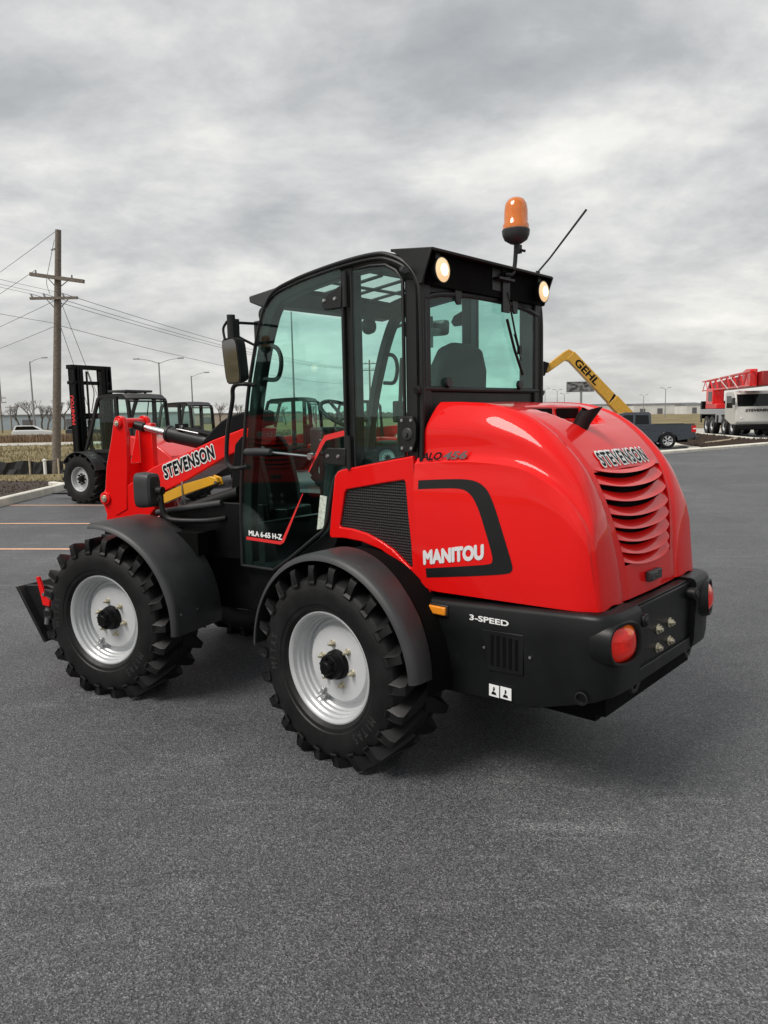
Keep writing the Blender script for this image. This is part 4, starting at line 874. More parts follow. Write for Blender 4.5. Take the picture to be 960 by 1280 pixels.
for y in (0.40, -0.36):
    m = MB(); m.cyl((-0.40, y, 2.15), (-0.425, y, 2.15), 0.028, n=18); m.build('window_knob', 'black_plastic', rg, bevel=0.004)
for y in (0.30, -0.30):
    m = MB(); m.plate([(y-0.035, 2.69), (y+0.035, 2.69), (y+0.025, 2.60), (y+0.005, 2.585), (y-0.03, 2.59)], [], YZ, -0.402, -0.415); m.build('window_hinge', 'black_satin', rg, bevel=0.004)
# wiper
m = MB(); m.tube([(-0.44, -0.17, 2.70), (-0.43, -0.27, 2.48), (-0.425, -0.335, 2.36)], 0.006, 8); m.tube([(-0.418, -0.20, 2.545), (-0.415, -0.29, 2.37), (-0.418, -0.385, 2.215)], 0.009, 8); m.tube([(-0.43, -0.26, 2.46), (-0.428, -0.35, 2.30)], 0.0035, 6); m.box((-0.425, -0.335, 2.365), (0.02, 0.025, 0.05)); m.build('wiper', 'black_satin', rg)
# rear lamp hood (visor over the rear window)
m = MB(); m.add([(-0.20, 0.632, 2.875), (-0.20, -0.632, 2.875), (-0.490, -0.632, 2.842), (-0.490, 0.632, 2.842), (-0.20, 0.632, 2.86), (-0.20, -0.632, 2.86), (-0.487, -0.632, 2.828), (-0.487, 0.632, 2.828)], [(0, 3, 2, 1), (4, 5, 6, 7), (3, 7, 6, 2), (0, 4, 7, 3), (1, 2, 6, 5)])
for s_ in (1, -1): m.plate([(-0.21, 2.868), (-0.49, 2.838), (-0.425, 2.665), (-0.385, 2.66), (-0.30, 2.80)], [], XZ, s_*0.632, s_*0.645)
vis = m.build('rear_visor', 'black_satin', ld, bevel=0.003)
m = MB(); m.bb((-0.392, -0.60, 2.665), (-0.425, 0.60, 2.83)); m.build('visor_back', 'void', vis)
m = MB(); m.cyl((-0.28, 0.63, 2.755), (-0.36, 0.70, 2.735), 0.018); m.build('visor_peg', 'black_plastic', vis); m = MB(); m.cyl((-0.28, -0.63, 2.755), (-0.40, -0.70, 2.715), 0.022); m.build('visor_peg', 'black_plastic', vis)
AXR = Matrix(((0, 0, -1), (0, 1, 0), (1, 0, 0)))
for y in (0.535, -0.535):
    o_ = (-0.452, y, 2.738); m = MB(); m.lathe([(0.0, -0.035), (0.035, -0.03), (0.058, -0.01), (0.068, 0.02), (0.070, 0.028), (0.064, 0.031)], o=o_, axis=AXR, n=28); m.bb((-0.40, y-0.02, 2.77), (-0.45, y+0.02, 2.83)); wl = m.build('rear_work_light', 'black_satin', ld)
    m = MB(); m.lathe([(0.064, 0.029), (0.05, 0.037), (0.032, 0.041)], o=o_, axis=AXR, n=28); m.build('lens', 'lamp_lit', wl)
    m = MB(); m.lathe([(0.032, 0.041), (0.018, 0.043), (0.0, 0.044)], o=o_, axis=AXR, n=28); m.build('bulb_glow', 'lamp_core', wl)
# beacon on its bent stem with bracket
bx, by = -0.47, -0.215
m = MB(); m.plate([(-0.02, 2.83), (-0.02, 2.70), (-0.20, 2.70), (-0.20, 2.83)], [], YZ, -0.41, -0.43); m.bb((-0.425, -0.20, 2.58), (-0.44, -0.12, 2.84)); m.bb((-0.43, -0.20, 2.76), (-0.475, -0.03, 2.775)); m.tube(catmull([(-0.45, -0.12, 2.80), (-0.46, -0.18, 2.805), (-0.465, -0.208, 2.85), (bx, by, 2.95), (bx, by, 3.005)], 24), 0.013, 10); m.box((bx-0.01, by-0.01, 2.955), (0.035, 0.035, 0.05)); m.cyl((bx-0.02, by-0.01, 2.95), (bx-0.05, by-0.03, 2.94), 0.008); bst = m.build('beacon_bracket', 'black_satin', ld, bevel=0.002)
m = MB(); m.lathe([(0.000, 2.985), (0.034, 2.987), (0.068, 3.008), (0.081, 3.036), (0.084, 3.064), (0.077, 3.072), (0.000, 3.072)], o=(bx, by, 0), axis='Z', n=36); bcn = m.build('beacon_base', 'black_plastic', ld)
m = MB(); m.lathe([(0.079, 3.070), (0.080, 3.093), (0.073, 3.104), (0.071, 3.174), (0.066, 3.212), (0.051, 3.239), (0.027, 3.253), (0.000, 3.256)], o=(bx, by, 0), axis='Z', n=40); m.build('beacon_dome', 'amber_dome', bcn)
m = MB(); m.cyl((bx, by, 3.06), (bx, by, 3.18), 0.026, 0.02, n=16); m.build('beacon_lamp', 'amber', bcn)
m = MB(); m.cyl((-0.45, -0.498, 2.838), (-0.455, -0.505, 2.862), 0.014); m.tube([(-0.455, -0.505, 2.86), (-0.50, -0.57, 2.945), (-0.65, -0.767, 3.251)], [0.006, 0.006, 0.0075], 8); m.build('antenna', 'black_satin', ld)
# interior
m = MB(); m.bb((-0.36, -0.60, 0.93), (1.15, 0.60, 0.98)); m.bb((-0.36, -0.60, 0.98), (0.10, 0.60, 1.45)); m.bb((-0.36, -0.618, 0.98), (1.08, -0.60, 1.60)); m.bb((0.10, -0.60, 0.98), (0.98, -0.30, 1.42)); m.bb((1.04, -0.58, 0.98), (1.10, 0.58, 1.26)); m.bb((1.00, -0.58, 0.98), (1.06, 0.02, 1.70)); m.build('cab_floor', 'black_satin', ld)
m = MB(); m.box((-0.02, -0.02, 1.52), (0.46, 0.48, 0.14)); m.build('seat_cushion', 'seat', ld, bevel=0.05, seg=4)
bkp = [(-0.29, 1.56), (-0.30, 1.75), (-0.29, 2.0), (-0.26, 2.25), (-0.19, 2.37), (-0.09, 2.405), (0.09, 2.405), (0.19, 2.37), (0.26, 2.25), (0.29, 2.0), (0.30, 1.75), (0.29, 1.56)]
m = MB(); m.plate(bkp, [], lambda a, b, t: (t-0.12*(b-1.6), a-0.02, b), -0.15, -0.06); m.build('seat_backrest', 'seat', ld, bevel=0.03, seg=4)
m = MB(); m.box((-0.21, -0.02, 2.43), (0.07, 0.26, 0.12)); m.cyl((-0.20, 0.05, 2.30), (-0.21, 0.05, 2.42), 0.008); m.cyl((-0.20, -0.09, 2.30), (-0.21, -0.09, 2.42), 0.008)
m = MB(); m.tube([(0.98, 0.0, 1.0), (0.93, 0, 1.55), (0.86, 0, 1.90)], [0.09, 0.07, 0.05], 12); m.box((0.93, 0, 1.80), (0.14, 0.34, 0.20)); m.build('steering_column', 'black_plastic', ld, bevel=0.02)
m = MB(); M_ = Matrix.Translation((0.80, 0.0, 1.985)) @ Matrix.Rotation(R_(-32), 4, 'Y'); m.tube([tuple(M_ @ Vector((0.185*math.cos(a*math.pi/18), 0.185*math.sin(a*math.pi/18), 0))) for a in range(36)], 0.015, 8, closed=True)
for a in (0, 2.1, 4.2): m.cyl(tuple(M_ @ Vector((0, 0, -0.03))), tuple(M_ @ Vector((0.18*math.cos(a), 0.18*math.sin(a), 0))), 0.012)
m.build('steering_wheel', 'black_plastic', ld)
m = MB(); m.box((0.18, -0.42, 1.66), (0.55, 0.16, 0.10)); m.tube([(0.40, -0.42, 1.70), (0.43, -0.42, 1.82), (0.40, -0.42, 1.90)], [0.02, 0.02, 0.03], 10); m.build('armrest_console', 'black_plastic', ld, bevel=0.02)
m = MB(); m.cyl((0.78, -0.50, 0.98), (0.70, -0.52, 2.40), 0.016); m.box((0.72, -0.50, 2.0), (0.05, 0.10, 0.16)); m.build('display_post', 'black_plastic', ld, bevel=0.01)
m = MB(); m.lathe([(0.0, 0.045), (0.05, 0.04), (0.085, 0.0), (0.05, -0.04), (0.0, -0.045)], o=(0.52, -0.42, 2.58), axis='X', n=20); m.build('cab_fan', 'black_plastic', ld)
# mirror on the left, handrail
for s_ in (1, -1):
    if s_ < 0:
        m = MB(); m.tube([(0.90, -0.60, 2.62), (0.84, -0.80, 2.70), (0.76, -0.97, 2.70)], 0.012, 8); m.tube([(0.76, -0.95, 2.50), (0.76, -0.95, 2.74)], 0.020, 8)
    else: m = MB(); m.tube([(0.965, s_*0.62, 2.585), (0.93, s_*0.78, 2.575), (0.885, s_*0.885, 2.565)], 0.009, 8); m.tube([(1.02, s_*0.62, 2.455), (0.95, s_*0.76, 2.475), (0.885, s_*0.885, 2.495)], 0.009, 8); m.cyl((0.885, s_*0.90, 2.47), (0.885, s_*0.90, 2.61), 0.026, n=16); m.box((0.885, s_*0.885, 2.53), (0.06, 0.05, 0.11)); m.bb((0.94, s_*0.60, 2.44), (0.985, s_*0.64, 2.60)); m.tube(catmull([(0.93, s_*0.92, 2.46), (0.94, s_*0.92, 2.53), (0.90, s_*0.92, 2.57)], 12), 0.008, 8)
    arm = m.build('mirror_arm', 'black_satin', ld)
    na = R_(84) if s_ > 0 else R_(-80); mm = Matrix.Translation((0.895, s_*0.905, 2.33) if s_ > 0 else (0.74, -1.04, 2.655)) @ Matrix.Rotation(na, 4, 'Z') @ Matrix.Rotation(R_(5), 4, 'Y')
    hous = MB(); rws = []
    for (dx_, hw, hh) in (((-0.085, 0.05, 0.10), (-0.07, 0.075, 0.128), (-0.03, 0.088, 0.140), (0.0, 0.090, 0.142)) if s_ > 0 else ((-0.05, 0.04, 0.03), (-0.04, 0.075, 0.052), (-0.02, 0.085, 0.060), (0.0, 0.086, 0.061))):
        rws.append([(dx_, hw*k_*math.cos(a), hh*k_*math.sin(a)) for a, k_ in [(i*2*math.pi/32, 1/((abs(math.cos(i*2*math.pi/32))**6+abs(math.sin(i*2*math.pi/32))**6)**(1/6))) for i in range(32)]])
    hous.grid(rws, closed_u=True); hous.add(rws[0], [tuple(range(32))]); hous.add(rws[-1], [tuple(range(32))]); hous.build('mirror_housing', 'black_satin', arm, M=mm, angle=40)
    mf = MB(); ff = [(0.003, p[1]*0.9, p[2]*0.93) for p in rws[-1]]; mf.add(ff, [tuple(range(32))]); mf.build('mirror_glass', 'mirror', arm, M=mm, smooth=False)
m = MB(); m.tube(catmull([(1.00, 0.64, 2.19), (1.06, 0.69, 2.20), (1.12, 0.705, 2.195), (1.155, 0.705, 2.165), (1.17, 0.70, 2.09), (1.234, 0.70, 1.90), (1.262, 0.70, 1.74), (1.255, 0.70, 1.67), (1.215, 0.70, 1.64), (1.16, 0.69, 1.638), (1.12, 0.645, 1.645)], 60), 0.015, 10); m.build('handrail', 'black_satin', ld)
# lower cab body in front of the rear wheel
m = MB(); m.plate([(1.20, 0.95), (0.88, 0.955), (0.70, 1.06), (0.50, 1.19), (0.38, 1.27), (0.30, 1.23), (0.40, 1.02), (0.50, 0.80), (0.55, 0.62), (1.10, 0.62), (1.19, 0.72)], [], XZ, -0.60, 0.60); m.build('lower_cab', 'black_paint', ld, bevel=0.01)
m = MB(); m.bb((0.655, 0.58, 0.70), (0.685, 0.64, 0.95)); m.cyl((0.58, 0.60, 0.86), (0.58, 0.66, 0.86), 0.016); m.cyl((0.64, 0.60, 0.80), (0.62, 0.66, 0.80), 0.014); m.build('door_stop', 'steel', ld)
m = MB(); m.plate([(0.325, 1.335), (0.285, 1.335), (0.285, 1.255), (0.325, 1.255)], [], XZ, 0.42, 0.424); m.build('warning_label', 'white', ld, M=FM, smooth=False)

# ---- front frame (built in the front frame's own axes, then swung by the articulation angle)
BOOM = [(0.40, 1.90), (0.51, 1.899), (0.80, 1.812), (1.138, 1.688), (1.414, 1.598), (1.60, 1.50), (1.74, 1.425), (1.95, 1.395), (2.005, 1.35), (2.01, 1.29), (1.97, 1.18), (2.05, 0.80), (2.20, 0.42), (2.25, 0.28), (2.15, 0.20), (2.02, 0.26), (1.80, 0.72), (1.60, 1.08), (1.43, 1.25), (1.35, 1.385), (1.067, 1.496), (0.68, 1.680), (0.52, 1.735), (0.42, 1.76)]
m = MB(); m.plate(BOOM, [], XZ, -0.15, 0.15); boom = m.build('boom', 'red', ld, M=FM, bevel=0.012, seg=3); boom['label'] = 'red loader boom'
def fnb(u, v, t):
    # along the boom's side
    a, b = Vector((1.292, 1.507)), Vector((0.772, 1.682)); d_ = (b-a); L_ = d_.length; d_ /= L_; n_ = Vector((-d_.y, d_.x)); n_ = n_ if n_.y > 0 else -n_
    q = a+d_*u+n_*v; return tuple(FM @ Vector((q.x, 0.1505+t, q.y)))
lettering('STEVENSON', fnb, 'white', boom, 0.545, 0.094, shear=0.18, thick=0.0012, space=1.12, fat=0.13, dirs=12)
lettering('STEVENSON', fnb, 'dark_text', boom, 0.545, 0.094, shear=0.18, thick=0.0036, space=1.12, fat=0.048, dirs=8)
# bell-crank lever: two plates
LEV = [(1.756+0.062*math.cos(a), 1.953+0.062*math.sin(a)) for a in [R_(k) for k in (150, 120, 90, 60, 30, 0)]]+[(1.86, 1.80), (1.928, 1.592), (1.958, 1.40)]+[(1.953+0.055*math.cos(a), 1.323+0.055*math.sin(a)) for a in [R_(k) for k in (30, 0, -40, -90)]]+[(1.85, 1.18), (1.72, 1.24), (1.712, 1.42), (1.690, 1.60), (1.678, 1.85)]
for y in (0.135, -0.135):
    m = MB(); m.plate(LEV, [], XZ, y-0.022, y+0.022); m.build('lever_plate', 'red', ld, M=FM, bevel=0.006)
m = MB(); m.bb((1.70, -0.12, 1.30), (1.78, 0.12, 1.62)); m.bb((1.55, -0.06, 1.50), (1.70, 0.0, 1.95)); m.build('lever_web', 'red', ld, M=FM, bevel=0.01)
for (x, z, r) in ((1.756, 1.953, 0.042), (1.953, 1.323, 0.055)):
    m = MB(); m.cyl((x, -0.175, z), (x, 0.175, z), r, n=24); pn = m.build('pivot_boss', 'red', ld, M=FM, bevel=0.006)
    m = MB(); m.cyl((x, 0.174, z), (x, 0.186, z), r*0.55, n=20); m.cyl((x, 0.186, z), (x, 0.193, z), r*0.28, n=12); m.build('pivot_pin', 'gold', pn, M=FM, bevel=0.002)
m = MB(); m.cyl((1.80, 0, 1.950), (1.62, 0, 1.915), 0.038, n=20); m.cyl((1.35, 0, 1.857), (0.85, 0, 1.765), 0.066, n=28); m.cyl((1.37, 0, 1.861), (1.34, 0, 1.855), 0.072, n=28); cy = m.build('tilt_cylinder', 'black_satin', ld, M=FM, bevel=0.004)
m = MB(); m.cyl((1.63, 0, 1.916), (1.34, 0, 1.856), 0.027, n=20); m.build('cylinder_rod', 'chrome', cy, M=FM)
m = MB(); m.tube([(1.22, 0.0, 1.93), (1.18, 0, 1.905), (0.98, 0.02, 1.875), (0.80, 0.02, 1.84)], 0.012, 8); m.tube([(1.24, 0.04, 1.915), (1.16, 0.04, 1.90), (0.98, 0.05, 1.865), (0.8, 0.05, 1.83)], 0.012, 8); m.box((1.21, 0.02, 1.92), (0.06, 0.09, 0.04)); m.build('hydraulic_pipe', 'black_paint', cy, M=FM)
m = MB(); m.tube([(1.23, 0.06, 1.90), (1.0, 0.07, 1.862)], 0.006, 6); m.box((1.19, 0.055, 1.915), (0.025, 0.02, 0.03)); m.build('pipe_fitting', 'steel', cy, M=FM)
HOSE = [(0.96, 1.765), (0.88, 1.835), (0.80, 1.905), (0.73, 1.955), (0.655, 1.990), (0.525, 2.022), (0.42, 2.035), (0.38, 2.02), (0.38, 1.92), (0.44, 1.91), (0.55, 1.88), (0.75, 1.82)]
m = MB(); m.plate(HOSE, [], XZ, -0.10, 0.13); m.build('hose_guard', 'black_paint', ld, M=FM, bevel=0.015, seg=3)
m = MB(); m.plate([(1.285, 1.385), (1.275, 1.305), (1.05, 1.385), (0.74, 1.478), (0.715, 1.49), (0.735, 1.525), (0.79, 1.535), (1.06, 1.468)], [], XZ, 0.162, 0.215); ysn = m.build('safety_strut', 'yellow', ld, M=FM, bevel=0.005)
m = MB(); m.plate([(0.79, 1.545), (0.72, 1.525), (0.705, 1.475), (0.735, 1.465), (0.80, 1.49)], [], XZ, 0.155, 0.170); m.build('strut_tab', 'yellow', ysn, M=FM, bevel=0.003)
m = MB(); m.tube([(1.06, 0.20, 1.30), (1.065, 0.222, 1.40), (1.07, 0.215, 1.49)], 0.006, 6); m.cyl((0.735, 0.21, 1.49), (0.735, 0.225, 1.49), 0.012); m.build('strut_pin', 'steel', ysn, M=FM)
m = MB(); m.cyl((1.25, 0.23, 1.20), (0.5, 0.23, 1.42), 0.05, n=20); m.cyl((1.25, -0.23, 1.20), (0.5, -0.23, 1.42), 0.05, n=20); lc = m.build('lift_cylinder', 'black_satin', ld, M=FM)
m = MB(); m.cyl((1.70, 0.23, 1.06), (1.24, 0.23, 1.204), 0.028); m.cyl((1.70, -0.23, 1.06), (1.24, -0.23, 1.204), 0.028); m.build('cylinder_rod', 'chrome', lc, M=FM)
TOW = [(0.20, 0.75), (0.26, 1.45), (0.33, 1.74), (0.40, 1.83), (0.47, 1.84), (0.53, 1.78), (0.56, 1.60), (0.62, 1.10), (0.66, 0.75)]
for y in (0.20, -0.20):
    m = MB(); m.plate(TOW, [], XZ, y-0.03, y+0.03); m.build('boom_tower', 'black_paint', ld, M=FM, bevel=0.008)
m = MB(); m.bb((0.12, -0.34, 0.55), (1.85, 0.34, 1.05)); m.bb((0.12, -0.17, 1.0), (0.54, 0.17, 1.30)); m.bb((1.5, -0.3, 0.75), (1.85, 0.3, 1.12)); m.build('front_chassis', 'black_paint', ld, M=FM, bevel=0.01)
for s_ in (1, -1):
    m = MB(); m.plate([(0.14, 0.95), (0.16, 1.36), (0.52, 1.365), (1.10, 1.265), (1.18, 1.20), (1.18, 0.95)], [], XZ, s_*0.38, s_*0.42); m.build('frame_cover', 'black_paint', ld, M=FM, bevel=0.006)
    m = MB(); m.tube([(1.14, s_*0.43, 1.268), (0.52, s_*0.43, 1.362)], 0.024, 12); m.build('cover_rail', 'black_plastic', ld, M=FM)
    m = MB(); m.bb((0.60, s_*0.36, 1.0), (1.15, s_*0.62, 1.16)); m.build('fender_mount', 'void', ld, M=FM)
    # head lamp box on a bent pole
    m = MB(); rws = []
    for (dx_, hw, hh) in ((-0.075, 0.055, 0.10), (-0.06, 0.070, 0.122), (0.03, 0.076, 0.132), (0.065, 0.074, 0.128)):
        rws.append([(1.05+dx_, s_*0.615+hw*k_*math.cos(a), 1.462+hh*k_*math.sin(a)) for a, k_ in [(i*2*math.pi/36, 1/((abs(math.cos(i*2*math.pi/36))**4.5+abs(math.sin(i*2*math.pi/36))**4.5)**(1/4.5))) for i in range(36)]])
    m.grid(rws, closed_u=True); m.add(rws[0], [tuple(range(36))]); m.add(rws[-1], [tuple(range(36))]); hl = m.build('headlight', 'black_plastic', ld, M=FM, angle=40)
    m = MB(); m.add([(1.122, p[1], p[2]) for p in rws[-1]], [tuple(range(36))]); m.build('lens', 'glass_clear', hl, M=FM, smooth=False)
    m = MB(); m.tube(catmull([(0.965, s_*0.615, 1.48), (0.935, s_*0.61, 1.44), (0.925, s_*0.61, 1.33), (0.90, s_*0.60, 1.265), (0.82, s_*0.58, 1.24), (0.62, s_*0.50, 1.235), (0.5, s_*0.42, 1.25)], 40), 0.020, 12); m.cyl((0.955, s_*0.615, 1.46), (0.905, s_*0.615, 1.46), 0.030); m.cyl((0.93, s_*0.635, 1.40), (0.93, s_*0.645, 1.40), 0.010); m.build('headlight_pole', 'black_satin', hl, M=FM)
    # quick coupler side plate
m = MB(); m.plate([(2.602, 0.598), (2.595, 0.53), (2.40, 0.20), (2.312, 0.155), (2.22, 0.16), (2.20, 0.60), (2.30, 0.62)], [], XZ, 0.50, 0.53); m.plate([(2.602, 0.598), (2.595, 0.53), (2.40, 0.20), (2.312, 0.155), (2.22, 0.16), (2.20, 0.60), (2.30, 0.62)], [], XZ, -0.53, -0.50); m.add([(2.600, -0.6, 0.598), (2.600, 0.6, 0.598), (2.31, 0.6, 0.150), (2.31, -0.6, 0.150), (2.57, -0.6, 0.605), (2.57, 0.6, 0.605), (2.28, 0.6, 0.155), (2.28, -0.6, 0.155)], [(0, 1, 2, 3), (7, 6, 5, 4), (0, 4, 5, 1), (1, 5, 6, 2), (2, 6, 7, 3), (3, 7, 4, 0)]); m.bb((2.15, -0.5, 0.3), (2.35, 0.5, 0.42)); qc = m.build('quick_coupler', 'black_satin', ld, M=FM, bevel=0.004)
for y in (0.56, -0.56):
    m = MB(); m.plate([(2.375, 0.695), (2.345, 0.70), (2.29, 0.56), (2.235, 0.50), (2.24, 0.455), (2.32, 0.46), (2.335, 0.53)], [], XZ, y-0.012, y+0.012); m.build('coupler_handle', 'red', qc, M=FM, bevel=0.004)
    m = MB(); m.cyl((2.295, y-0.02, 0.555), (2.295, y+0.022, 0.555), 0.014, n=12); m.cyl((2.27, y, 0.44), (2.30, y, 0.30), 0.022, n=14); m.build('coupler_spring', 'steel', qc, M=FM)

# ================================================================== VEHICLES BEHIND
def site_rz(h): return math.atan2(h.y, h.x)
def simple_wheel(name, parent, loc, R, wd, rimr, side, lugs=0, rimm='rim', hubm='black_paint', tread=0.04, spokes=0):
    """axis y; outer face towards side*y"""
    m = MB(); m.lathe([(rimr*0.92, -wd*0.9), (rimr*0.9, -wd*0.35), (rimr*0.86, -wd*0.18), (rimr*0.93, -0.01), (rimr, 0.0), (rimr*1.01, -0.02)], n=36)
    if not spokes: m.lathe([(rimr*0.87, -wd*0.25), (rimr*0.55, -wd*0.20), (0, -wd*0.20)], n=36)
    else:
        for k in range(spokes):
            a = k*2*math.pi/spokes
            for da in (-0.13, 0.13):
                u = Vector((math.cos(a), 0, math.sin(a))); u2 = Vector((math.cos(a+da), 0, math.sin(a+da))); m.tube([u*0.04+V(0, -0.03, 0), u2*rimr*0.95+V(0, -0.015, 0)], [rimr*0.12, rimr*0.07], 6)
    W = m.build(name, rimm, parent); W.location = loc
    if side < 0: W.scale = (1, -1, 1)
    t = MB(); b_ = R-tread
    t.lathe([(rimr*0.96, -wd), (rimr*1.15, -wd*1.06), ((rimr+b_)/2, -wd*1.09), (b_*0.96, -wd*1.04), (b_, -wd*0.9), (b_, -wd*0.1), (b_*0.96, wd*0.04), ((rimr+b_)/2, wd*0.09), (rimr*1.15, wd*0.06), (rimr*0.99, 0.0)], n=56)
    for sd_ in (1, -1):
        for k in range(lugs):
            a0 = 2*math.pi*(k+(0.5 if sd_ < 0 else 0))/lugs; rings = []
            for (yy, da, hw, rb, rt) in ((wd*0.55, 0, 0.025, b_*0.9, b_*0.94), (wd*0.54, 0.0, 0.03, b_*0.95, R*0.985), (wd*0.25, 0.12, 0.04, b_*0.97, R), (-0.01, 0.26, 0.045, b_*0.97, R)):
                rings.append([(q*math.cos(a0-da+h_/q), -wd/2+sd_*yy, q*math.sin(a0-da+h_/q)) for q, h_ in ((rb, hw*1.4), (rt, hw), (rt, -hw), (rb, -hw*1.4))])
            t.grid(rings, closed_u=True); t.add(rings[0], [(0, 1, 2, 3)]); t.add(rings[-1], [(0, 1, 2, 3)])
    t.v = [(x, y, max(z, -loc[2]+0.008)) for x, y, z in t.v]
    t.build('tyre', 'rubber', W)
    hb = MB(); hb.lathe([(0, 0.0), (rimr*0.2, -0.005), (rimr*0.26, -wd*0.12), (rimr*0.3, -wd*0.2)], n=20)
    for k in range(8): a = k*math.pi/4; hb.cyl((rimr*0.40*math.cos(a), -wd*0.2, rimr*0.40*math.sin(a)), (rimr*0.40*math.cos(a), -wd*0.10, rimr*0.40*math.sin(a)), rimr*0.07, n=8)
    hb.build('hub', hubm, W)
    return W
def cab_box(parent, x0, x1, y0, y1, z0, z1, slope=0.35, tint='glass_far', quarter=0.45, light_bar=True):
    """rounded tube-framed cab: sides, front slanted, rear window, roof"""
    def prof(o): return [(x1+0.05-o, z0+o), (x1-slope+0.12-o, z1-0.22), (x1-slope-o, z1-0.04-o*0.6), (x1-slope-0.15, z1-o), (x0+0.35, z1+0.02-o), (x0+0.18+o*0.4, z1-0.05-o*0.6), (x0+0.07+o, z1-0.25), (x0+o, z0+o)]
    po = [(p.x, p.y) for p in catmull([(a, b, 0) for a, b in prof(0)], 35)]; pi = [(p.x, p.y) for p in catmull([(a, b, 0) for a, b in prof(0.075)], 35)]
    for y, s_ in ((y1, 1), (y0, -1)):
        m = MB(); m.plate(po, [pi], XZ, y, y-s_*0.07); xb = x0+quarter; m.bb((xb-0.05, y, z0), (xb+0.05, y-s_*0.06, z1-0.05)); m.build('cab_frame', 'black_satin', parent, bevel=0.012)
        m = MB(); m.plate(pi, [], XZ, y-s_*0.025, y-s_*0.03); m.build('side_glass', tint, parent, smooth=False)
    m = MB(); top = [p for p in po if p[1] > z1-0.12]; m.grid([[(x, y, z+0.015*(1-abs(k))) for y, k in ((y0+0.01, 1), (y0+(y1-y0)*.25, .3), ((y0+y1)/2, 0), (y0+(y1-y0)*.75, .3), (y1-0.01, 1))] for x, z in top]); rfo = m.build('roof', 'grey_trim', parent); rfo.modifiers.new('s', 'SOLIDIFY').thickness = 0.05
    m = MB(); m.add([(x0+0.02, y0+0.06, z0+0.05), (x0+0.02, y1-0.06, z0+0.05), (x0+0.09, y1-0.06, z1-0.17), (x0+0.09, y0+0.06, z1-0.17)], [(0, 1, 2, 3)]); rw_ = m.build('rear_glass', tint, parent, smooth=False)
    m = MB(); m.tube([(x0+0.0, y0+0.04, z0+0.02), (x0+0.0, y1-0.04, z0+0.02), (x0+0.08, y1-0.04, z1-0.16), (x0+0.08, y0+0.04, z1-0.16)], 0.03, 8, closed=True); m.tube([(x0+0.06, (y0+y1)/2, z1-0.14), (x0+0.0, (y0+y1)/2+0.25, z0+0.3)], 0.014, 6); m.build('rear_frame', 'black_satin', parent)
    m = MB(); m.add([(x1, y0+0.06, z0+0.1), (x1, y1-0.06, z0+0.1), (x1-slope+0.06, y1-0.06, z1-0.2), (x1-slope+0.06, y0+0.06, z1-0.2)], [(0, 1, 2, 3)]); m.build('windscreen', tint, parent, smooth=False)
    m = MB(); m.box(((x0+x1)/2-0.25, (y0+y1)/2, z0+0.12), (0.5, 0.5, 0.14)); m.box(((x0+x1)/2-0.45, (y0+y1)/2, z0+0.42), (0.12, 0.46, 0.6)); m.build('seat', 'seat', parent, bevel=0.04)
    if light_bar:
        m = MB(); m.bb((x0+0.35, y0+0.2, z1+0.06), (x0+0.95, y1-0.2, z1+0.115)); m.bb((x0+0.45, y0+0.3, z1), (x0+0.50, y0+0.35, z1+0.07)); m.bb((x0+0.45, y1-0.35, z1), (x0+0.50, y1-0.3, z1+0.07)); m.build('roof_rack', 'black_plastic', parent, bevel=0.015)

# ---- a second loader beyond the left picture edge: the photograph shows it mirrored in the cab door glass and the hood
l2 = copy_tree(ld); l2.location = (6.5, 5.7, 0); l2.rotation_euler = (0, 0, R_(48)); l2['label'] = 'red loader parked left of the picture, mirrored in the cab door glass'
# ---- rough terrain forklift with mast
h_ = Vector((math.cos(R_(13)), math.sin(R_(13)), 0))
fk = thing('mast_forklift', 'red rough terrain forklift with tall black mast behind the loader boom', 'forklift', (14.67, -5.72, 0.006), R_(13))
for s_ in (1, -1):
    simple_wheel('wheel', fk, (0, s_*0.97, 0.595), 0.61, 0.40, 0.30, s_, lugs=18, tread=0.045)
    simple_wheel('wheel', fk, (-2.15, s_*0.85, 0.42), 0.43, 0.28, 0.21, s_, lugs=16, tread=0.03)
for s_ in (1, -1):
    for (xa, ya, wd_, z1_, nm) in ((0.52, 0.50, 0.17, 3.34, 'mast_rail'), (0.53, 0.335, 0.10, 3.30, 'inner_rail')):
        m = MB(); y = s_*ya; m.bb((xa-0.10, y-wd_/2, 0.55), (xa+0.10, y-wd_/2+0.05, z1_)); m.bb((xa-0.10, y+wd_/2-0.05, 0.55), (xa+0.10, y+wd_/2, z1_)); m.bb((xa+0.03, y-wd_/2, 0.55), (xa+0.09, y+wd_/2, z1_)); m.build(nm, 'black_paint', fk, bevel=0.008)
    m = MB(); m.cyl((0.42, s_*0.20, 0.6), (0.42, s_*0.20, 2.0), 0.05); m.build('lift_cylinder', 'black_satin', fk)
    m = MB(); m.cyl((0.42, s_*0.20, 2.0), (0.42, s_*0.20, 3.2), 0.026); m.build('cylinder_rod', 'black_satin', fk)
for z, t_ in ((3.30, 0.10), (2.92, 0.08), (2.10, 0.14), (1.15, 0.16), (0.62, 0.2)):
    m = MB(); m.bb((0.44, -0.60 if z > 2.8 else -0.5, z-t_/2), (0.66, 0.60 if z > 2.8 else 0.5, z+t_/2)); m.build('cross_bar', 'black_paint', fk, bevel=0.01)
m = MB(); m.tube(catmull([(0.50, 0.1, 3.2), (0.47, 0.02, 2.9), (0.5, -0.06, 2.65), (0.5, 0.05, 2.2)], 20), 0.012, 6); m.build('mast_hose', 'wire', fk)
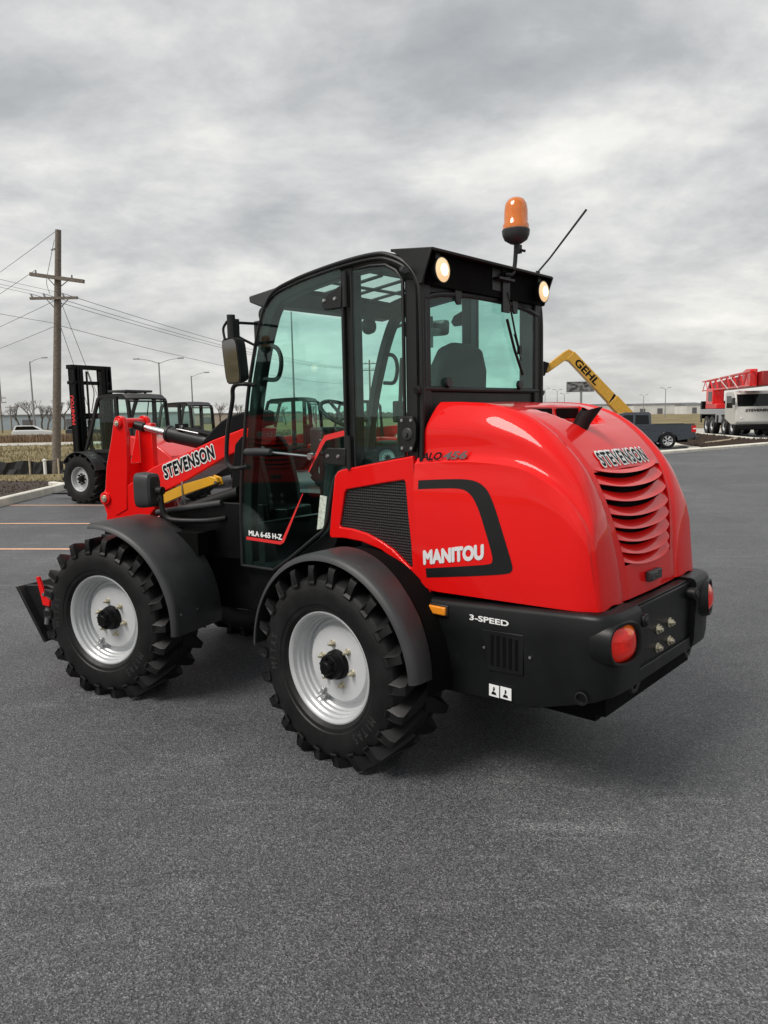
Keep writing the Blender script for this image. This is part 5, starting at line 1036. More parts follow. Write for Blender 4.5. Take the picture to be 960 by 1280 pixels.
for y in (0.3, -0.3):
    m = MB(); m.plate([(0.72, 0.9), (0.78, 0.9), (0.79, 0.20), (1.85, 0.14), (1.85, 0.11), (0.72, 0.14)], [], XZ, y-0.06, y+0.06); m.build('fork', 'black_paint', fk, bevel=0.008)
m = MB(); m.bb((0.66, -0.58, 0.35), (0.73, 0.58, 0.50)); m.bb((0.66, -0.58, 0.80), (0.73, 0.58, 0.95)); m.build('fork_carriage', 'black_paint', fk, bevel=0.01)
fn = lambda u, v, t: (0.42-0.001-t, 0.56-v, 1.95+u) if False else (0.519+0.045-v, 0.5865+t, 2.52-u)
def fn(u, v, t): return (0.555-v, 0.5868+t, 1.85+u)
lettering('MANITOU', lambda u, v, t: (0.475+v, 0.5868+t, 1.90+u), 'red_line', fk, 0.70, 0.11, fat=0.04)
# body
m = MB(); m.plate([(0.30, 0.55), (0.42, 1.05), (0.30, 1.22), (-0.10, 1.26), (-0.95, 1.28), (-0.98, 0.62)], [], XZ, -0.55, 0.60); m.build('front_body', 'black_paint', fk, bevel=0.02)
m = MB(); m.plate([(-0.90, 1.30), (-1.15, 1.56), (-1.55, 1.62), (-2.35, 1.38), (-2.72, 1.16), (-2.80, 0.98), (-2.78, 0.62), (-2.62, 0.55), (-2.56, 0.70), (-2.40, 0.90), (-2.15, 0.96), (-1.90, 0.90), (-1.74, 0.70), (-1.66, 0.52), (-0.90, 0.52)], [], XZ, -0.72, 0.72); m.build('rear_body', 'red_far', fk, bevel=0.04, seg=3)
m = MB(); m.plate([(-1.30, 1.18), (-1.85, 1.14), (-2.1, 1.04), (-2.1, 1.00), (-1.30, 1.02)], [], XZ, 0.719, 0.724); m.build('body_vent', 'void', fk)
m = MB(); m.plate([(0.0, 1.02), (-0.85, 1.02), (-0.9, 0.55), (-0.70, 0.55), (-0.6, 0.75)], [], XZ, 0.58, 0.70); m.build('step', 'black_paint', fk, bevel=0.02)
for s_ in (1, -1):
    m = MB(); rws = []
    for i in range(19):
        a = R_(35+125*i/18); rws.append([(0.66*math.cos(a), s_*0.58, 0.595+0.66*math.sin(a)), (0.66*math.cos(a), s_*1.0, 0.595+0.66*math.sin(a)), (0.64*math.cos(a), s_*1.0, 0.595+0.64*math.sin(a)), (0.64*math.cos(a), s_*0.58, 0.595+0.64*math.sin(a))])
    m.grid(rws, closed_u=True); m.build('mudguard', 'black_plastic', fk, angle=40)
    m = MB(); m.cyl((0.05, s_*0.45, 1.30), (0.42, s_*0.48, 1.12), 0.045); m.bb((0.25, s_*0.3, 1.08), (0.52, s_*0.62, 1.22)); m.build('tilt_bracket', 'black_paint', fk)
m = MB(); m.bb((0.42, 0.56, 1.13), (0.62, 0.592, 1.21)); m.build('maker_plate', 'white', fk)
cab_box(fk, -1.52, 0.10, -0.60, 0.66, 1.22, 2.58, slope=0.55, quarter=0.50)
m = MB(); m.tube([(0.12, 0.63, 1.2), (-0.25, 0.66, 1.9), (-0.42, 0.66, 2.4)], 0.03, 8); m.build('front_post', 'black_satin', fk)
# ---- second machine: compact telehandler, only its cab clears the loader's boom
th = thing('telehandler', 'red telehandler with black framed cab behind the forklift', 'telehandler', tuple(S(24.3, -6.15, 0.006)), R_(14))
for x in (0.95, -1.35):
    for s_ in (1, -1): simple_wheel('wheel', th, (x, s_*0.98, 0.54), 0.55, 0.36, 0.28, s_, lugs=16, tread=0.04)
m = MB(); m.plate([(1.4, 0.6), (1.45, 1.0), (0.9, 1.2), (-1.1, 1.25), (-1.9, 1.2), (-2.1, 1.0), (-2.1, 0.55), (-0.5, 0.5)], [], XZ, -0.62, 0.62); m.build('chassis', 'red_far', th, bevel=0.04)
m = MB(); m.plate([(-1.9, 1.35), (-1.95, 1.62), (-1.75, 1.68), (1.9, 1.25), (2.2, 0.7), (2.0, 0.6), (1.7, 1.02), (0, 1.2)], [], XZ, -0.5, -0.18); m.build('boom', 'red_far', th, bevel=0.02)
m = MB(); m.bb((-1.2, -0.95, 0.7), (0.3, -0.6, 1.35)); m.build('engine_pod', 'red_far', th, bevel=0.05)
m = MB(); m.plate([(2.1, 0.3), (2.6, 0.25), (2.9, 0.28), (2.55, 0.75), (2.15, 0.85)], [], XZ, -0.8, 0.8); m.build('bucket', 'black_paint', th, bevel=0.01)
cab_box(th, -0.95, 0.62, -0.10, 0.95, 1.05, 2.48, slope=0.35, quarter=0.55, light_bar=False)
m = MB(); m.plate([(-0.95, 1.06), (0.65, 1.06), (0.6, 0.55), (-0.6, 0.55)], [], XZ, 0.0, 0.94); m.build('cab_base', 'black_paint', th, bevel=0.03)

t2 = copy_tree(th); t2.location = S(21.5, -2.6, 0.006); t2.rotation_euler = (0, 0, R_(30)); t2['label'] = 'red telehandler seen through the loader cab door glass'
t3 = copy_tree(th); t3.location = S(27.0, -0.9, 0.006); t3.rotation_euler = (0, 0, R_(26)); t3['label'] = 'red telehandler seen through the loader cab side window'
th['group'] = t2['group'] = t3['group'] = 'red telehandlers parked behind the loader'

# ---- grey pickup
pk = thing('pickup_truck', 'dark grey pickup truck parked behind the loader hood', 'pickup', tuple(S(39.4, 13.45, 0.006)), site_rz(-RT*0.995+FW*0.10))
# rear axle at x = -1.15 ; bed from -2.55 to -0.35 ; cab -0.35..1.75 ; hood to 3.2
low = [(-2.50, 0.62), (-2.52, 1.16), (-2.42, 1.22), (-0.42, 1.24), (1.62, 1.18), (1.9, 1.16), (3.05, 1.06), (3.22, 0.92), (3.24, 0.55), (3.0, 0.42), (2.62, 0.42)]+[(2.15+0.47*math.cos(R_(a)), 0.42+0.44*math.sin(R_(a))) for a in (0, 30, 60, 90, 120, 150, 180)]+[(1.6, 0.36), (-0.6, 0.36)]+[(-1.15+0.50*math.cos(R_(a)), 0.42+0.46*math.sin(R_(a))) for a in (0, 30, 60, 90, 120, 150, 180)]+[(-1.9, 0.46), (-2.42, 0.52)]
for s_ in (1, -1):
    m = MB(); m.plate(low, [], XZ, s_*0.98, s_*0.86); m.build('body_side', 'pickup_paint', pk, smooth=False)
m = MB(); m.bb((-2.46, -0.88, 0.62), (-2.53, 0.88, 1.20)); m.build('tailgate', 'pickup_paint', pk, bevel=0.02)
m = MB(); m.bb((-2.45, -0.9, 0.60), (-0.4, 0.9, 0.72)); m.bb((-0.46, -0.9, 0.6), (-0.38, 0.9, 1.24)); m.build('bed_floor', 'black_plastic', pk)
m = MB(); m.bb((-0.38, -0.9, 0.4), (1.75, 0.9, 1.19)); m.plate([(1.7, 0.45), (1.7, 1.185), (3.0, 1.07), (3.18, 0.92), (3.18, 0.5)], [], XZ, -0.88, 0.88); m.build('front_body', 'pickup_paint', pk, bevel=0.03)
gh = [(-0.36, 1.20), (-0.34, 1.80), (-0.22, 1.88), (0.95, 1.88), (1.15, 1.82), (1.80, 1.18)]
m = MB()
for (x, z), (x2, z2) in zip(gh, gh[1:]):
    m.add([(x, -0.86+0.14*(z-1.2)/0.7, z), (x, 0.86-0.14*(z-1.2)/0.7, z), (x2, 0.86-0.14*(z2-1.2)/0.7, z2), (x2, -0.86+0.14*(z2-1.2)/0.7, z2)], [(0, 1, 2, 3)])
for s_ in (1, -1): m.add([(x, s_*(0.86-0.14*(z-1.2)/0.7), z) for x, z in gh], [tuple(range(6))])
m.build('cab_roof', 'pickup_paint', pk, bevel=0.05, seg=3)
for s_ in (1, -1):
    for wn in ([(-0.24, 1.26), (-0.22, 1.72), (0.42, 1.74), (0.46, 1.26)], [(0.56, 1.26), (0.54, 1.74), (0.95, 1.74), (1.08, 1.68), (1.52, 1.26)]):
        m = MB(); m.add([(x, s_*(0.868-0.14*(z-1.2)/0.7), z) for x, z in wn], [(0, 1, 2, 3) if len(wn) == 4 else (0, 1, 2, 3, 4)]); m.build('side_window', 'glass_dark', pk, smooth=False)
    m = MB(); m.bb((-2.30, s_*0.94, 0.82), (-2.535, s_*0.992, 1.16)); m.build('tail_light', 'lamp_red', pk, bevel=0.02)
    m = MB(); m.bb((-2.36, s_*0.945, 0.97), (-2.538, s_*0.995, 1.03)); m.build('reverse_light', 'lamp_clear', pk, bevel=0.01)
    m = MB(); m.bb((-0.15, s_*0.978, 1.02), (0.03, s_*1.0, 1.06)); m.bb((0.75, s_*0.978, 1.0), (0.93, s_*1.0, 1.04)); m.build('door_handle', 'pickup_paint', pk, bevel=0.01)
    m = MB(); m.box((1.62, s_*1.08, 1.25), (0.12, 0.22, 0.20)); m.build('wing_mirror', 'black_plastic', pk, bevel=0.03)
    simple_wheel('wheel', pk, (-1.15, s_*0.96, 0.42), 0.42, 0.24, 0.255, s_, rimm='rim', tread=0.012, spokes=6)
    simple_wheel('wheel', pk, (2.15, s_*0.96, 0.42), 0.42, 0.24, 0.255, s_, rimm='rim', tread=0.012, spokes=6)
m = MB(); m.bb((-2.48, -0.95, 0.44), (-2.68, 0.95, 0.62)); m.build('rear_bumper', 'black_plastic', pk, bevel=0.03)
m = MB(); m.bb((3.15, -0.95, 0.42), (3.32, 0.95, 0.66)); m.build('front_bumper', 'chrome', pk, bevel=0.03)
m = MB(); m.bb((-2.2, -0.7, 0.32), (3.0, 0.7, 0.52)); m.build('underbody', 'void', pk)
m = MB(); m.bb((-2.45, -0.99, 1.225), (-0.42, -0.86, 1.255)); m.bb((-2.45, 0.86, 1.225), (-0.42, 0.99, 1.255)); m.build('bed_rail', 'black_plastic', pk, bevel=0.008)

# ---- yellow telescopic handler, boom up, body behind the pickup
gd = 47.0
def GP(px, py): return ((px-480)/939.2*gd, 1.973+((529.1-0.0201*px)-py)/939.2*gd)
gx0 = GP(788, 522)[0]
gl = thing('yellow_telehandler', 'yellow telescopic handler with its boom raised behind the pickup', 'telehandler', tuple(S(gd, gx0, 0.006)), site_rz(-RT))
def gx(px, py): r, z = GP(px, py); return (-(r-gx0), z)     # local x (towards image left), z
A_, B_, T_ = gx(787, 523), gx(712, 446), gx(684, 462)
def bar(name, a, b, w0, w1, y0, y1, mt, par, ext0=0.0):
    a, b = Vector(a), Vector(b); d_ = (b-a).normalized(); n_ = Vector((-d_.y, d_.x)); a = a-d_*ext0
    m = MB(); m.plate([tuple(a+n_*w0), tuple(b+n_*w1), tuple(b-n_*w1), tuple(a-n_*w0)], [], XZ, y0, y1); return m.build(name, mt, par, bevel=0.02)
bo = bar('boom', A_, B_, 0.33, 0.30, -0.28, 0.28, 'gehl_yellow', gl, ext0=1.6)
mid_ = tuple(Vector(A_).lerp(Vector(B_), 0.30)); bar('boom_collar', A_, mid_, 0.36, 0.36, -0.31, 0.31, 'gehl_yellow', gl)
m = MB(); kn = Vector(B_); m.plate([(kn.x-0.25, kn.y+0.15), (kn.x+0.10, kn.y+0.36), (kn.x+0.4, kn.y+0.20), (T_[0]-0.05, T_[1]+0.26), (T_[0]+0.12, T_[1]-0.05), (T_[0], T_[1]-0.28), (kn.x+0.30, kn.y-0.30), (kn.x, kn.y-0.42)], [], XZ, -0.25, 0.25); m.build('boom_nose', 'gehl_yellow', gl, bevel=0.03)
m = MB(); m.plate([(T_[0]-0.05, T_[1]+0.30), (T_[0]+0.30, T_[1]+0.42), (T_[0]+0.42, T_[1]+0.15), (T_[0]+0.40, T_[1]-0.5), (T_[0]+0.22, T_[1]-0.45), (T_[0]+0.1, T_[1]-0.1)], [], XZ, -0.5, 0.5); m.build('attachment_head', 'black_paint', gl, bevel=0.02)
dB = (Vector(A_)-Vector(B_)).normalized(); nB = Vector((-dB.y, dB.x)); nB = nB if nB.y > 0 else -nB
def fng(u, v, t):
    q = Vector(B_)+dB*(0.50+u)+nB*(v-0.21); return (q.x, 0.281+t, q.y)
lettering('GEHL', fng, 'dark_text', gl, 1.9, 0.42, fat=0.03, thick=0.004, step=0.001)
m = MB(); 
for k in (0.66, 0.72):
    q = Vector(B_).lerp(Vector(A_), k); m.plate([tuple(q+nB*0.30), tuple(q+nB*0.30+dB*0.14), tuple(q-nB*0.30+dB*0.30), tuple(q-nB*0.30+dB*0.16)], [], XZ, 0.28, 0.286)
m.build('boom_stripe', 'dark_text', gl, smooth=False)
m = MB(); m.plate([(4.4, 0.7), (4.5, 1.1), (3.4, 1.2), (1.2, 1.15), (-0.9, 1.02), (-1.0, 0.6)], [], XZ, -0.7, 0.7); m.build('chassis', 'gehl_yellow', gl, bevel=0.05)
m = MB(); m.bb((1.6, 0.25, 1.1), (3.1, 1.1, 2.05)); m.build('cab_body', 'black_satin', gl, bevel=0.12)
for x in (3.4, 0.1):
    for s_ in (1, -1): simple_wheel('wheel', gl, (x, s_*1.12, 0.62), 0.63, 0.40, 0.32, s_, lugs=16, rimm='gehl_yellow', tread=0.045)

# ---- all terrain crane
cr = thing('mobile_crane', 'red and white mobile crane with lattice jib at the right edge', 'crane', (0, 0, 0), 0)
hC = (-FW*0.986-RT*0.165).normalized(); cr.rotation_euler = (0, 0, site_rz(hC))
# near side is the crane's right side (-y). wheel 3 from the front on that side stands at pixel 905,545
w3p = Vector((14.948, -53.838, 0)); yax = Vector((-hC.y, hC.x, 0)); cr.location = w3p+yax*1.30+V(0, 0, 0.012)
for x in (0.0, -3.35, -5.0, 2.0):
    for s_ in (1, -1): simple_wheel('wheel', cr, (x, s_*1.33, 0.72), 0.73, 0.42, 0.36, s_, rimm='rim', tread=0.02)
for (xa, xb) in ((-7.0, -2.3), (-2.3, -0.85)):
    m = MB(); m.bb((xa, -1.36, 0.95 if xa > -7 else 1.55), (xb, 1.36, 1.95)); m.build('deck', 'crane_grey', cr, bevel=0.04)
m = MB(); m.bb((-7, -0.8, 0.7), (2.4, 0.8, 1.55)); m.build('carrier_frame', 'black_paint', cr)
m = MB(); m.bb((-0.85, -1.36, 1.52), (0.85, 1.36, 1.95)); m.build('wheel_arch_deck', 'crane_grey', cr, bevel=0.04)
CX_ = Matrix.Translation((-1.75, 0, 0))
m = MB(); m.plate([(2.0, 1.20), (2.0, 3.02), (2.25, 3.16), (4.0, 3.16), (4.32, 2.95), (4.62, 2.05), (4.74, 1.05), (4.6, 0.84), (3.5, 0.84)], [], XZ, -1.37, 1.37); m.build('carrier_cab', 'crane_white', cr, M=CX_, bevel=0.07, seg=3)
m = MB(); m.add([(4.345, -1.25, 2.93), (4.345, 1.25, 2.93), (4.628, 1.25, 2.10), (4.628, -1.25, 2.10)], [(0, 1, 2, 3)]); m.build('windscreen', 'glass_dark', cr, M=CX_, smooth=False)
m = MB(); m.tube([(4.36, -0.05, 2.90), (4.64, 0.0, 2.1)], 0.03, 6); m.build('screen_pillar', 'black_satin', cr, M=CX_)
m = MB(); m.bb((4.45, -1.25, 0.48), (4.70, 1.25, 0.83)); m.build('front_bumper', 'black_paint', cr, M=CX_, bevel=0.05)
m = MB(); m.plate([(2.4, 2.0), (2.4, 2.85), (3.5, 2.85), (3.9, 2.0)], [], XZ, -1.372, -1.380); m.build('door_window', 'glass_dark', cr, M=CX_, smooth=False)
m = MB(); m.box((4.75, -1.55, 2.45), (0.12, 0.22, 0.5)); m.box((4.75, 1.55, 2.45), (0.12, 0.22, 0.5)); m.build('wing_mirror', 'black_plastic', cr, M=CX_, bevel=0.03)
lettering('STEVENSON', lambda u, v, t: (2.905+0.10*(1.98-1.80-v)/0.95+t, -0.75+u, 1.74+v), 'dark_text', cr, 1.9, 0.17, fat=0.04, shear=0.2, thick=0.03)
for y in (-1.0, 1.0):
    m = MB(); m.lathe([(0, 0.02), (0.08, 0.015), (0.10, 0.0)], o=(4.72, y, 1.28), axis='X', n=16); m.build('headlamp', 'lamp_clear', cr, M=CX_)
m = MB(); m.bb((-6.2, -1.15, 1.98), (-2.9, 1.15, 2.35)); m.bb((-5.9, -1.2, 2.3), (-3.9, -0.35, 3.55)); m.bb((-5.5, 0.5, 2.3), (-3.4, 1.2, 3.3)); m.build('upper_structure', 'red_far', cr, bevel=0.05)
m = MB(); m.bb((-5.2, -1.205, 2.55), (-4.1, -1.212, 3.3)); m.build('upper_cab_window', 'glass_dark', cr)
m = MB(); m.bb((-7.4, -1.25, 1.2), (-6.9, 1.25, 2.6)); m.build('counterweight', 'black_paint', cr, bevel=0.03)
for x in (-6.4, -1.6):
    m = MB(); m.bb((x-0.2, -1.42, 0.9), (x+0.2, -1.36, 1.5)); m.build('outrigger_cover', 'black_paint', cr, bevel=0.02)
# telescopic boom lying forward over the carrier cab
m = MB(); m.plate([(-7.6, 3.40), (-7.6, 4.05), (5.2, 4.38), (5.2, 3.42), (0, 3.40)], [], XZ, -0.45, 0.45); m.build('telescopic_boom', 'crane_deep_red', cr, bevel=0.06)
m = MB(); m.bb((-7.95, -0.5, 3.30), (-7.6, 0.5, 4.1)); m.build('boom_head', 'black_paint', cr, bevel=0.03)
# lattice jib stowed along the near side
jy = -0.78; c_t = lambda x: 4.18+0.016*(x+7.4); c_b = lambda x: 3.45
for (f0, nm) in ((c_t, 'jib_chord'), (c_b, 'jib_chord')):
    for y in (jy, jy-0.35):
        m = MB(); m.tube([(-7.4, y, f0(-7.4)), (5.0, y, f0(5.0))], 0.055, 6); m.build(nm, 'red_far', cr)
xs_ = [-7.3+k*0.78 for k in range(16)]
for k, (a, b) in enumerate(zip(xs_, xs_[1:])):
    for y in (jy, jy-0.35):
        m = MB(); m.tube([(a, y, c_t(a) if k % 2 else c_b(a)), (b, y, c_b(b) if k % 2 else c_t(b))], 0.032, 6); m.build('jib_lacing', 'red_far', cr)
for (x0, x1) in ((-2.5, 0.2), (0.2, 2.6)):
    m = MB(); m.tube([(x0, jy-0.42, c_t(x0)+0.05), (x1, jy-0.42, c_b(x1)-0.1)], 0.035, 6); m.build('jib_stay', 'crane_white', cr)
m = MB(); m.plate([(2.6, 3.35), (2.6, 4.45), (3.4, 4.60), (4.4, 4.55), (4.4, 3.40)], [], XZ, -0.95, -0.5); m.build('jib_bracket', 'red_far', cr, bevel=0.04)

# ---- white car far off behind the reeds
def car(name, label, paint, d, r, heading, L_=4.7, hgt=1.6, suv=True):
    o = thing(name, label, 'car', tuple(S(d, r, 0.01)), site_rz(heading))
    lowp = [(-L_/2, 0.35), (-L_/2-0.03, 0.75), (-L_/2+0.1, 1.0), (L_*0.2, 0.98), (L_/2-0.15, 0.85), (L_/2, 0.6), (L_/2-0.05, 0.3)]
    m = MB(); m.plate(lowp, [], XZ, -0.9, 0.9); m.build('body', paint, o, bevel=0.08, seg=3)
    up = [(-L_/2+0.15, 0.98), (-L_/2+0.4, hgt-0.06), (-L_/2+0.8, hgt), (L_*0.05, hgt-0.03), (L_*0.26, 0.97)]
    m = MB(); m.plate(up, [], XZ, -0.74, 0.74); m.build('roof', paint, o, bevel=0.08, seg=3)
    for s_ in (1, -1):
        m = MB(); m.plate([(-L_/2+0.35, 1.04), (-L_/2+0.55, hgt-0.14), (L_*0.03, hgt-0.13), (L_*0.2, 1.03)], [], XZ, s_*0.742, s_*0.75); m.build('side_glass', 'glass_dark', o, smooth=False)
        for x in (-L_*0.3, L_*0.3): simple_wheel('wheel', o, (x, s_*0.88, 0.34), 0.34, 0.2, 0.2, s_, tread=0.01)
    return o
car('car', 'white estate car parked beyond the reeds left of the wooden pole', 'car_white', 100, -46.2, RT*0.95+FW*0.3, 4.8, 1.62)
car('car', 'dark car half hidden behind the mast forklift beyond the reeds', 'pickup_paint', 104, -41.0, RT*0.95+FW*0.3, 4.6, 1.5)

# ================================================================== POLES, WIRES, SIGNS
pp = S(29.0, -12.62); plean = (RT*0.083)
pole = thing('utility_pole', 'tall weathered wooden utility pole with two crossarms at left', 'utility pole', tuple(pp))
PH = 9.04
def pl(z, r=0.0, d=0.0): return plean*z+RT*r+FW*d+V(0, 0, z)
m = MB(); m.tube([tuple(pl(z)) for z in (-0.1, 3, 6, PH)], [0.165, 0.150, 0.130, 0.105], 16); m.build('shaft', 'wood_pole', pole)
ad = (RT*0.985+FW*-0.10).normalized()
def arm(z, a0, a1, th, tilt, nm='crossarm', mt='wood_pole'):
    m = MB(); p, q = pl(z)+ad*a0+V(0, 0, tilt*-a0), pl(z)+ad*a1+V(0, 0, tilt*-a1); d_ = (q-p).normalized(); n_ = Vector((-d_.y, d_.x, 0)).normalized(); up_ = d_.cross(n_); up_ = up_ if up_.z > 0 else -up_
    c_ = []
    for e in (p, q): c_ += [e+n_*th-up_*th+n_*-0.18, e-n_*th-up_*th+n_*-0.18, e-n_*th+up_*th+n_*-0.18, e+n_*th+up_*th+n_*-0.18]
    m.add([tuple(v) for v in c_], [(0, 1, 2, 3), (7, 6, 5, 4), (0, 4, 5, 1), (1, 5, 6, 2), (2, 6, 7, 3), (3, 7, 4, 0)]); m.build(nm, mt, pole)
    return p, q
armA = arm(7.30, -0.97, 1.10, 0.065, 0.165)
armB = arm(6.56, -0.98, 0.88, 0.045, 0.02)
for (z, off, dz) in ((7.30, 0.40, -0.38), (6.56, 0.42, -0.45)):
    for s_ in (-1, 1):
        m = MB(); m.tube([tuple(pl(z-0.02)+ad*off*s_+V(0, 0, -0.16*off*s_ if z > 7.0 else 0)), tuple(pl(z+dz))], 0.018, 6); m.build('brace', 'galv', pole)
ins = MB(); tips = {}
for nm, (base, a) in {'a0': (7.30, -0.85), 'a1': (7.30, 0.55), 'b0': (6.56, -0.95), 'b1': (6.56, -0.45), 'b2': (6.56, 0.30), 'top': (8.80, -0.08)}.items():
    t_ = 0.165 if base == 7.30 else 0.02; p = pl(base)+ad*a+V(0, 0, -t_*a if base < 8.5 else 0)
    q = p+V(0, 0, 0.20)+RT*(-0.10 if nm[0] == 'b' else 0); m = MB(); m.tube([tuple(p), tuple(p.lerp(q, .5)), tuple(q)], [0.015, 0.035, 0.028], 8); m.build('insulator', 'galv', pole); tips[nm] = Vector(pp)+q
m = MB(); m.box(tuple(pl(8.35)-RT*0.18), (0.28, 0.05, 0.05)); m.build('bracket', 'galv', pole)
m = MB(); m.tube(catmull([tuple(pl(8.7)-RT*0.14), tuple(pl(8.0)-RT*0.28), tuple(pl(7.2)-RT*0.42), tuple(pl(6.75)-RT*0.30)], 20), 0.010, 6); m.build('jumper_wire', 'wire', pole)
# next poles of the line
def far_pole(label, d, r, hgt, lean=0.0, arms=2):
    o = thing('utility_pole', label, 'utility pole', tuple(S(d, r)))
    m = MB(); m.tube([(0, 0, -0.1), (0, 0, hgt)], [0.16, 0.11], 10); m.build('shaft', 'wood_pole', o)
    for k in range(arms):
        z = hgt-0.5-k*0.9; m = MB(); p, q = RT*-1.2+V(0, 0, z), RT*1.2+V(0, 0, z); m.tube([tuple(p), tuple(q)], 0.07, 4); m.build('crossarm', 'wood_pole', o)
        for a in (-1.05, -0.5, 0.5, 1.05):
            m = MB(); m.cyl(tuple(RT*a+V(0, 0, z)), tuple(RT*a+V(0, 0, z+0.3)), 0.04, n=6); m.build('insulator', 'galv', o)
    return o
far_pole('distant utility pole seen through the cab side window', 105, -1.6, 9.6)
far_pole('small distant utility pole left of the white car', 150, -75.3, 7.4)
far_pole('smallest distant utility pole between white car and light pole', 190, -93.0, 6.4)
def wire(name, label, a, b, sag, r=0.012, group=None):
    a, b = Vector(a), Vector(b); m = MB(); m.tube([tuple(a.lerp(b, k/24)-V(0, 0, sag*4*(k/24)*(1-k/24))) for k in range(25)], r, 5); return tag(m.build(name, 'wire', smooth=True), label, 'wire', group)
for k, nm in enumerate(('b0', 'b1', 'b2')):
    e = S(105, -1.6)+RT*(-1.0+k*0.9)+V(0, 0, 8.5)
    wire('power_line', ['leftmost of three power lines running from the lower crossarm towards the cab', 'middle of three power lines running from the lower crossarm towards the cab', 'rightmost of three power lines running from the lower crossarm towards the cab'][k], tips[nm], e, 0.9, 0.011, 'power lines right of the wooden pole')
    wire('power_line', ['outermost of three power lines leaving the lower crossarm to the left', 'middle of three power lines leaving the lower crossarm to the left', 'innermost of three power lines leaving the lower crossarm to the left'][k], tips[nm], S(-5, -17.6-0.5*k, 7.55+0.1*k), 0.45, 0.006, 'near power lines left of the wooden pole')
wire('power_line', 'lowest cable running from the wooden pole towards the cab', Vector(pp)+pl(5.6), S(105, -1.0, 6.5), 0.9, 0.010)
wire('power_line', 'thin cable leaving the wooden pole low on its left', Vector(pp)+pl(5.65), S(-4, -17.5, 6.35), 0.35, 0.007)
e0 = S(75, -50.6)
for a, z, lab in ((tips['top'], 9.0, 'wire dropping left from the very top of the wooden pole'), (tips['a0'], 7.9, 'wire dropping left from the upper crossarm end'), (Vector(pp)+pl(6.5)-RT*0.1, 7.2, 'wire dropping left from beneath the lower crossarm'), (Vector(pp)+pl(5.6), 6.0, 'lowest wire dropping left from the wooden pole')):
    wire('power_line', lab, a, e0+V(0, 0, z), 0.5, 0.009)
for (z, e, lab) in ((6.5, (31, -10.6), 'guy wire with insulator right of the wooden pole'), (5.6, (30.5, -11.1), 'shorter guy wire close to the wooden pole')):
    wire('guy_wire', lab, Vector(pp)+pl(z)+RT*0.1, S(e[0], e[1], 0), 0.0, 0.010)
m = MB(); m.cyl(tuple(S(28.8, -12.95)), tuple(S(28.8, -12.95, 0.55)), 0.06, n=12); m.lathe([(0.07, 0.5), (0.075, 0.56), (0.0, 0.60)], o=tuple(S(28.8, -12.95)), axis='Z', n=12); tag(m.build('marker_post', 'white'), 'short white marker post at the foot of the wooden pole', 'post')
def lamp(label, d, r, hgt, arms, lean=0.0):
    o = thing('street_light', label, 'street light', tuple(S(d, r)))
    m = MB(); m.tube([(0, 0, 0), (0, 0, hgt)], [0.14, 0.08], 10); m.build('post', 'galv', o)
    for s_, ln in arms:
        m = MB(); p = [V(0, 0, hgt-0.15), RT*s_*ln*0.5+V(0, 0, hgt+0.25), RT*s_*ln+V(0, 0, hgt+0.45)]; m.tube([tuple(q) for q in catmull(p, 12)], 0.05, 6); m.build('arm', 'galv', o)
        m = MB(); q = RT*s_*(ln+0.35)+V(0, 0, hgt+0.46); m.box(tuple(q), (0.75, 0.28, 0.14), math.atan2(RT.y, RT.x)); m.build('lamp_head', 'galv', o, bevel=0.03)
lamp('single arm street light just left of the wooden pole', 100, -45.9, 9.9, [(1, 1.6)])
lamp('double arm street light behind the forklift cab', 95, -27.6, 9.1, [(1, 2.4), (-1, 2.4)])
lamp('single arm street light left of the loader mirror', 110, -27.4, 8.2, [(1, 1.9)])
lamp('tall light post seen through the cab door glass', 92, -10.6, 14.5, [])
for k, (px, hgt, d) in enumerate(((682, 9.0, 240), (697, 8.6, 240), (706, 7.6, 250), (804, 6.8, 260), (831, 7.6, 210))):
    lamp(['leftmost of the tiny light poles right of the cab', 'middle of the tiny light poles right of the cab', 'tiny light pole just left of the billboard', 'tiny light pole above the pickup bed', 'thin light pole above the pickup tail'][k], d, (px-480)/939.2*d, hgt, [(1, 0.8), (-1, 0.8)])
def billboard(label, d, r0, r1, z0, z1, mt, posts):
    o = thing('billboard', label, 'billboard', tuple(S(d, (r0+r1)/2)))
    wd_ = r1-r0; rz = math.atan2(RT.y, RT.x); m = MB(); m.box((0, 0, (z0+z1)/2), (wd_, 0.4, z1-z0), rz); m.build('panel', mt, o, bevel=0.05)
    m = MB()
    for z in (z0-0.06, z1+0.06): m.box((0, 0, z), (wd_+0.2, 0.55, 0.12), rz)
    for x in (-wd_/2-0.06, wd_/2+0.06): m.box(tuple(RT*x+V(0, 0, (z0+z1)/2)), (0.12, 0.5, z1-z0), rz)
    m.build('frame', 'galv', o)
    for p in posts: m = MB(); m.cyl(tuple(RT*p), tuple(RT*p+V(0, 0, z0)), 0.28, n=12); m.build('post', 'galv', o)
billboard('pale billboard cut off by the left edge of the picture', 100, -58.5, -50.2, 4.9, 8.0, 'billboard_pale', [-2.2, 2.6])
billboard('dark billboard on a single post beside the yellow boom', 180, 43.9, 50.2, 6.7, 8.9, 'billboard_dark', [0.2])

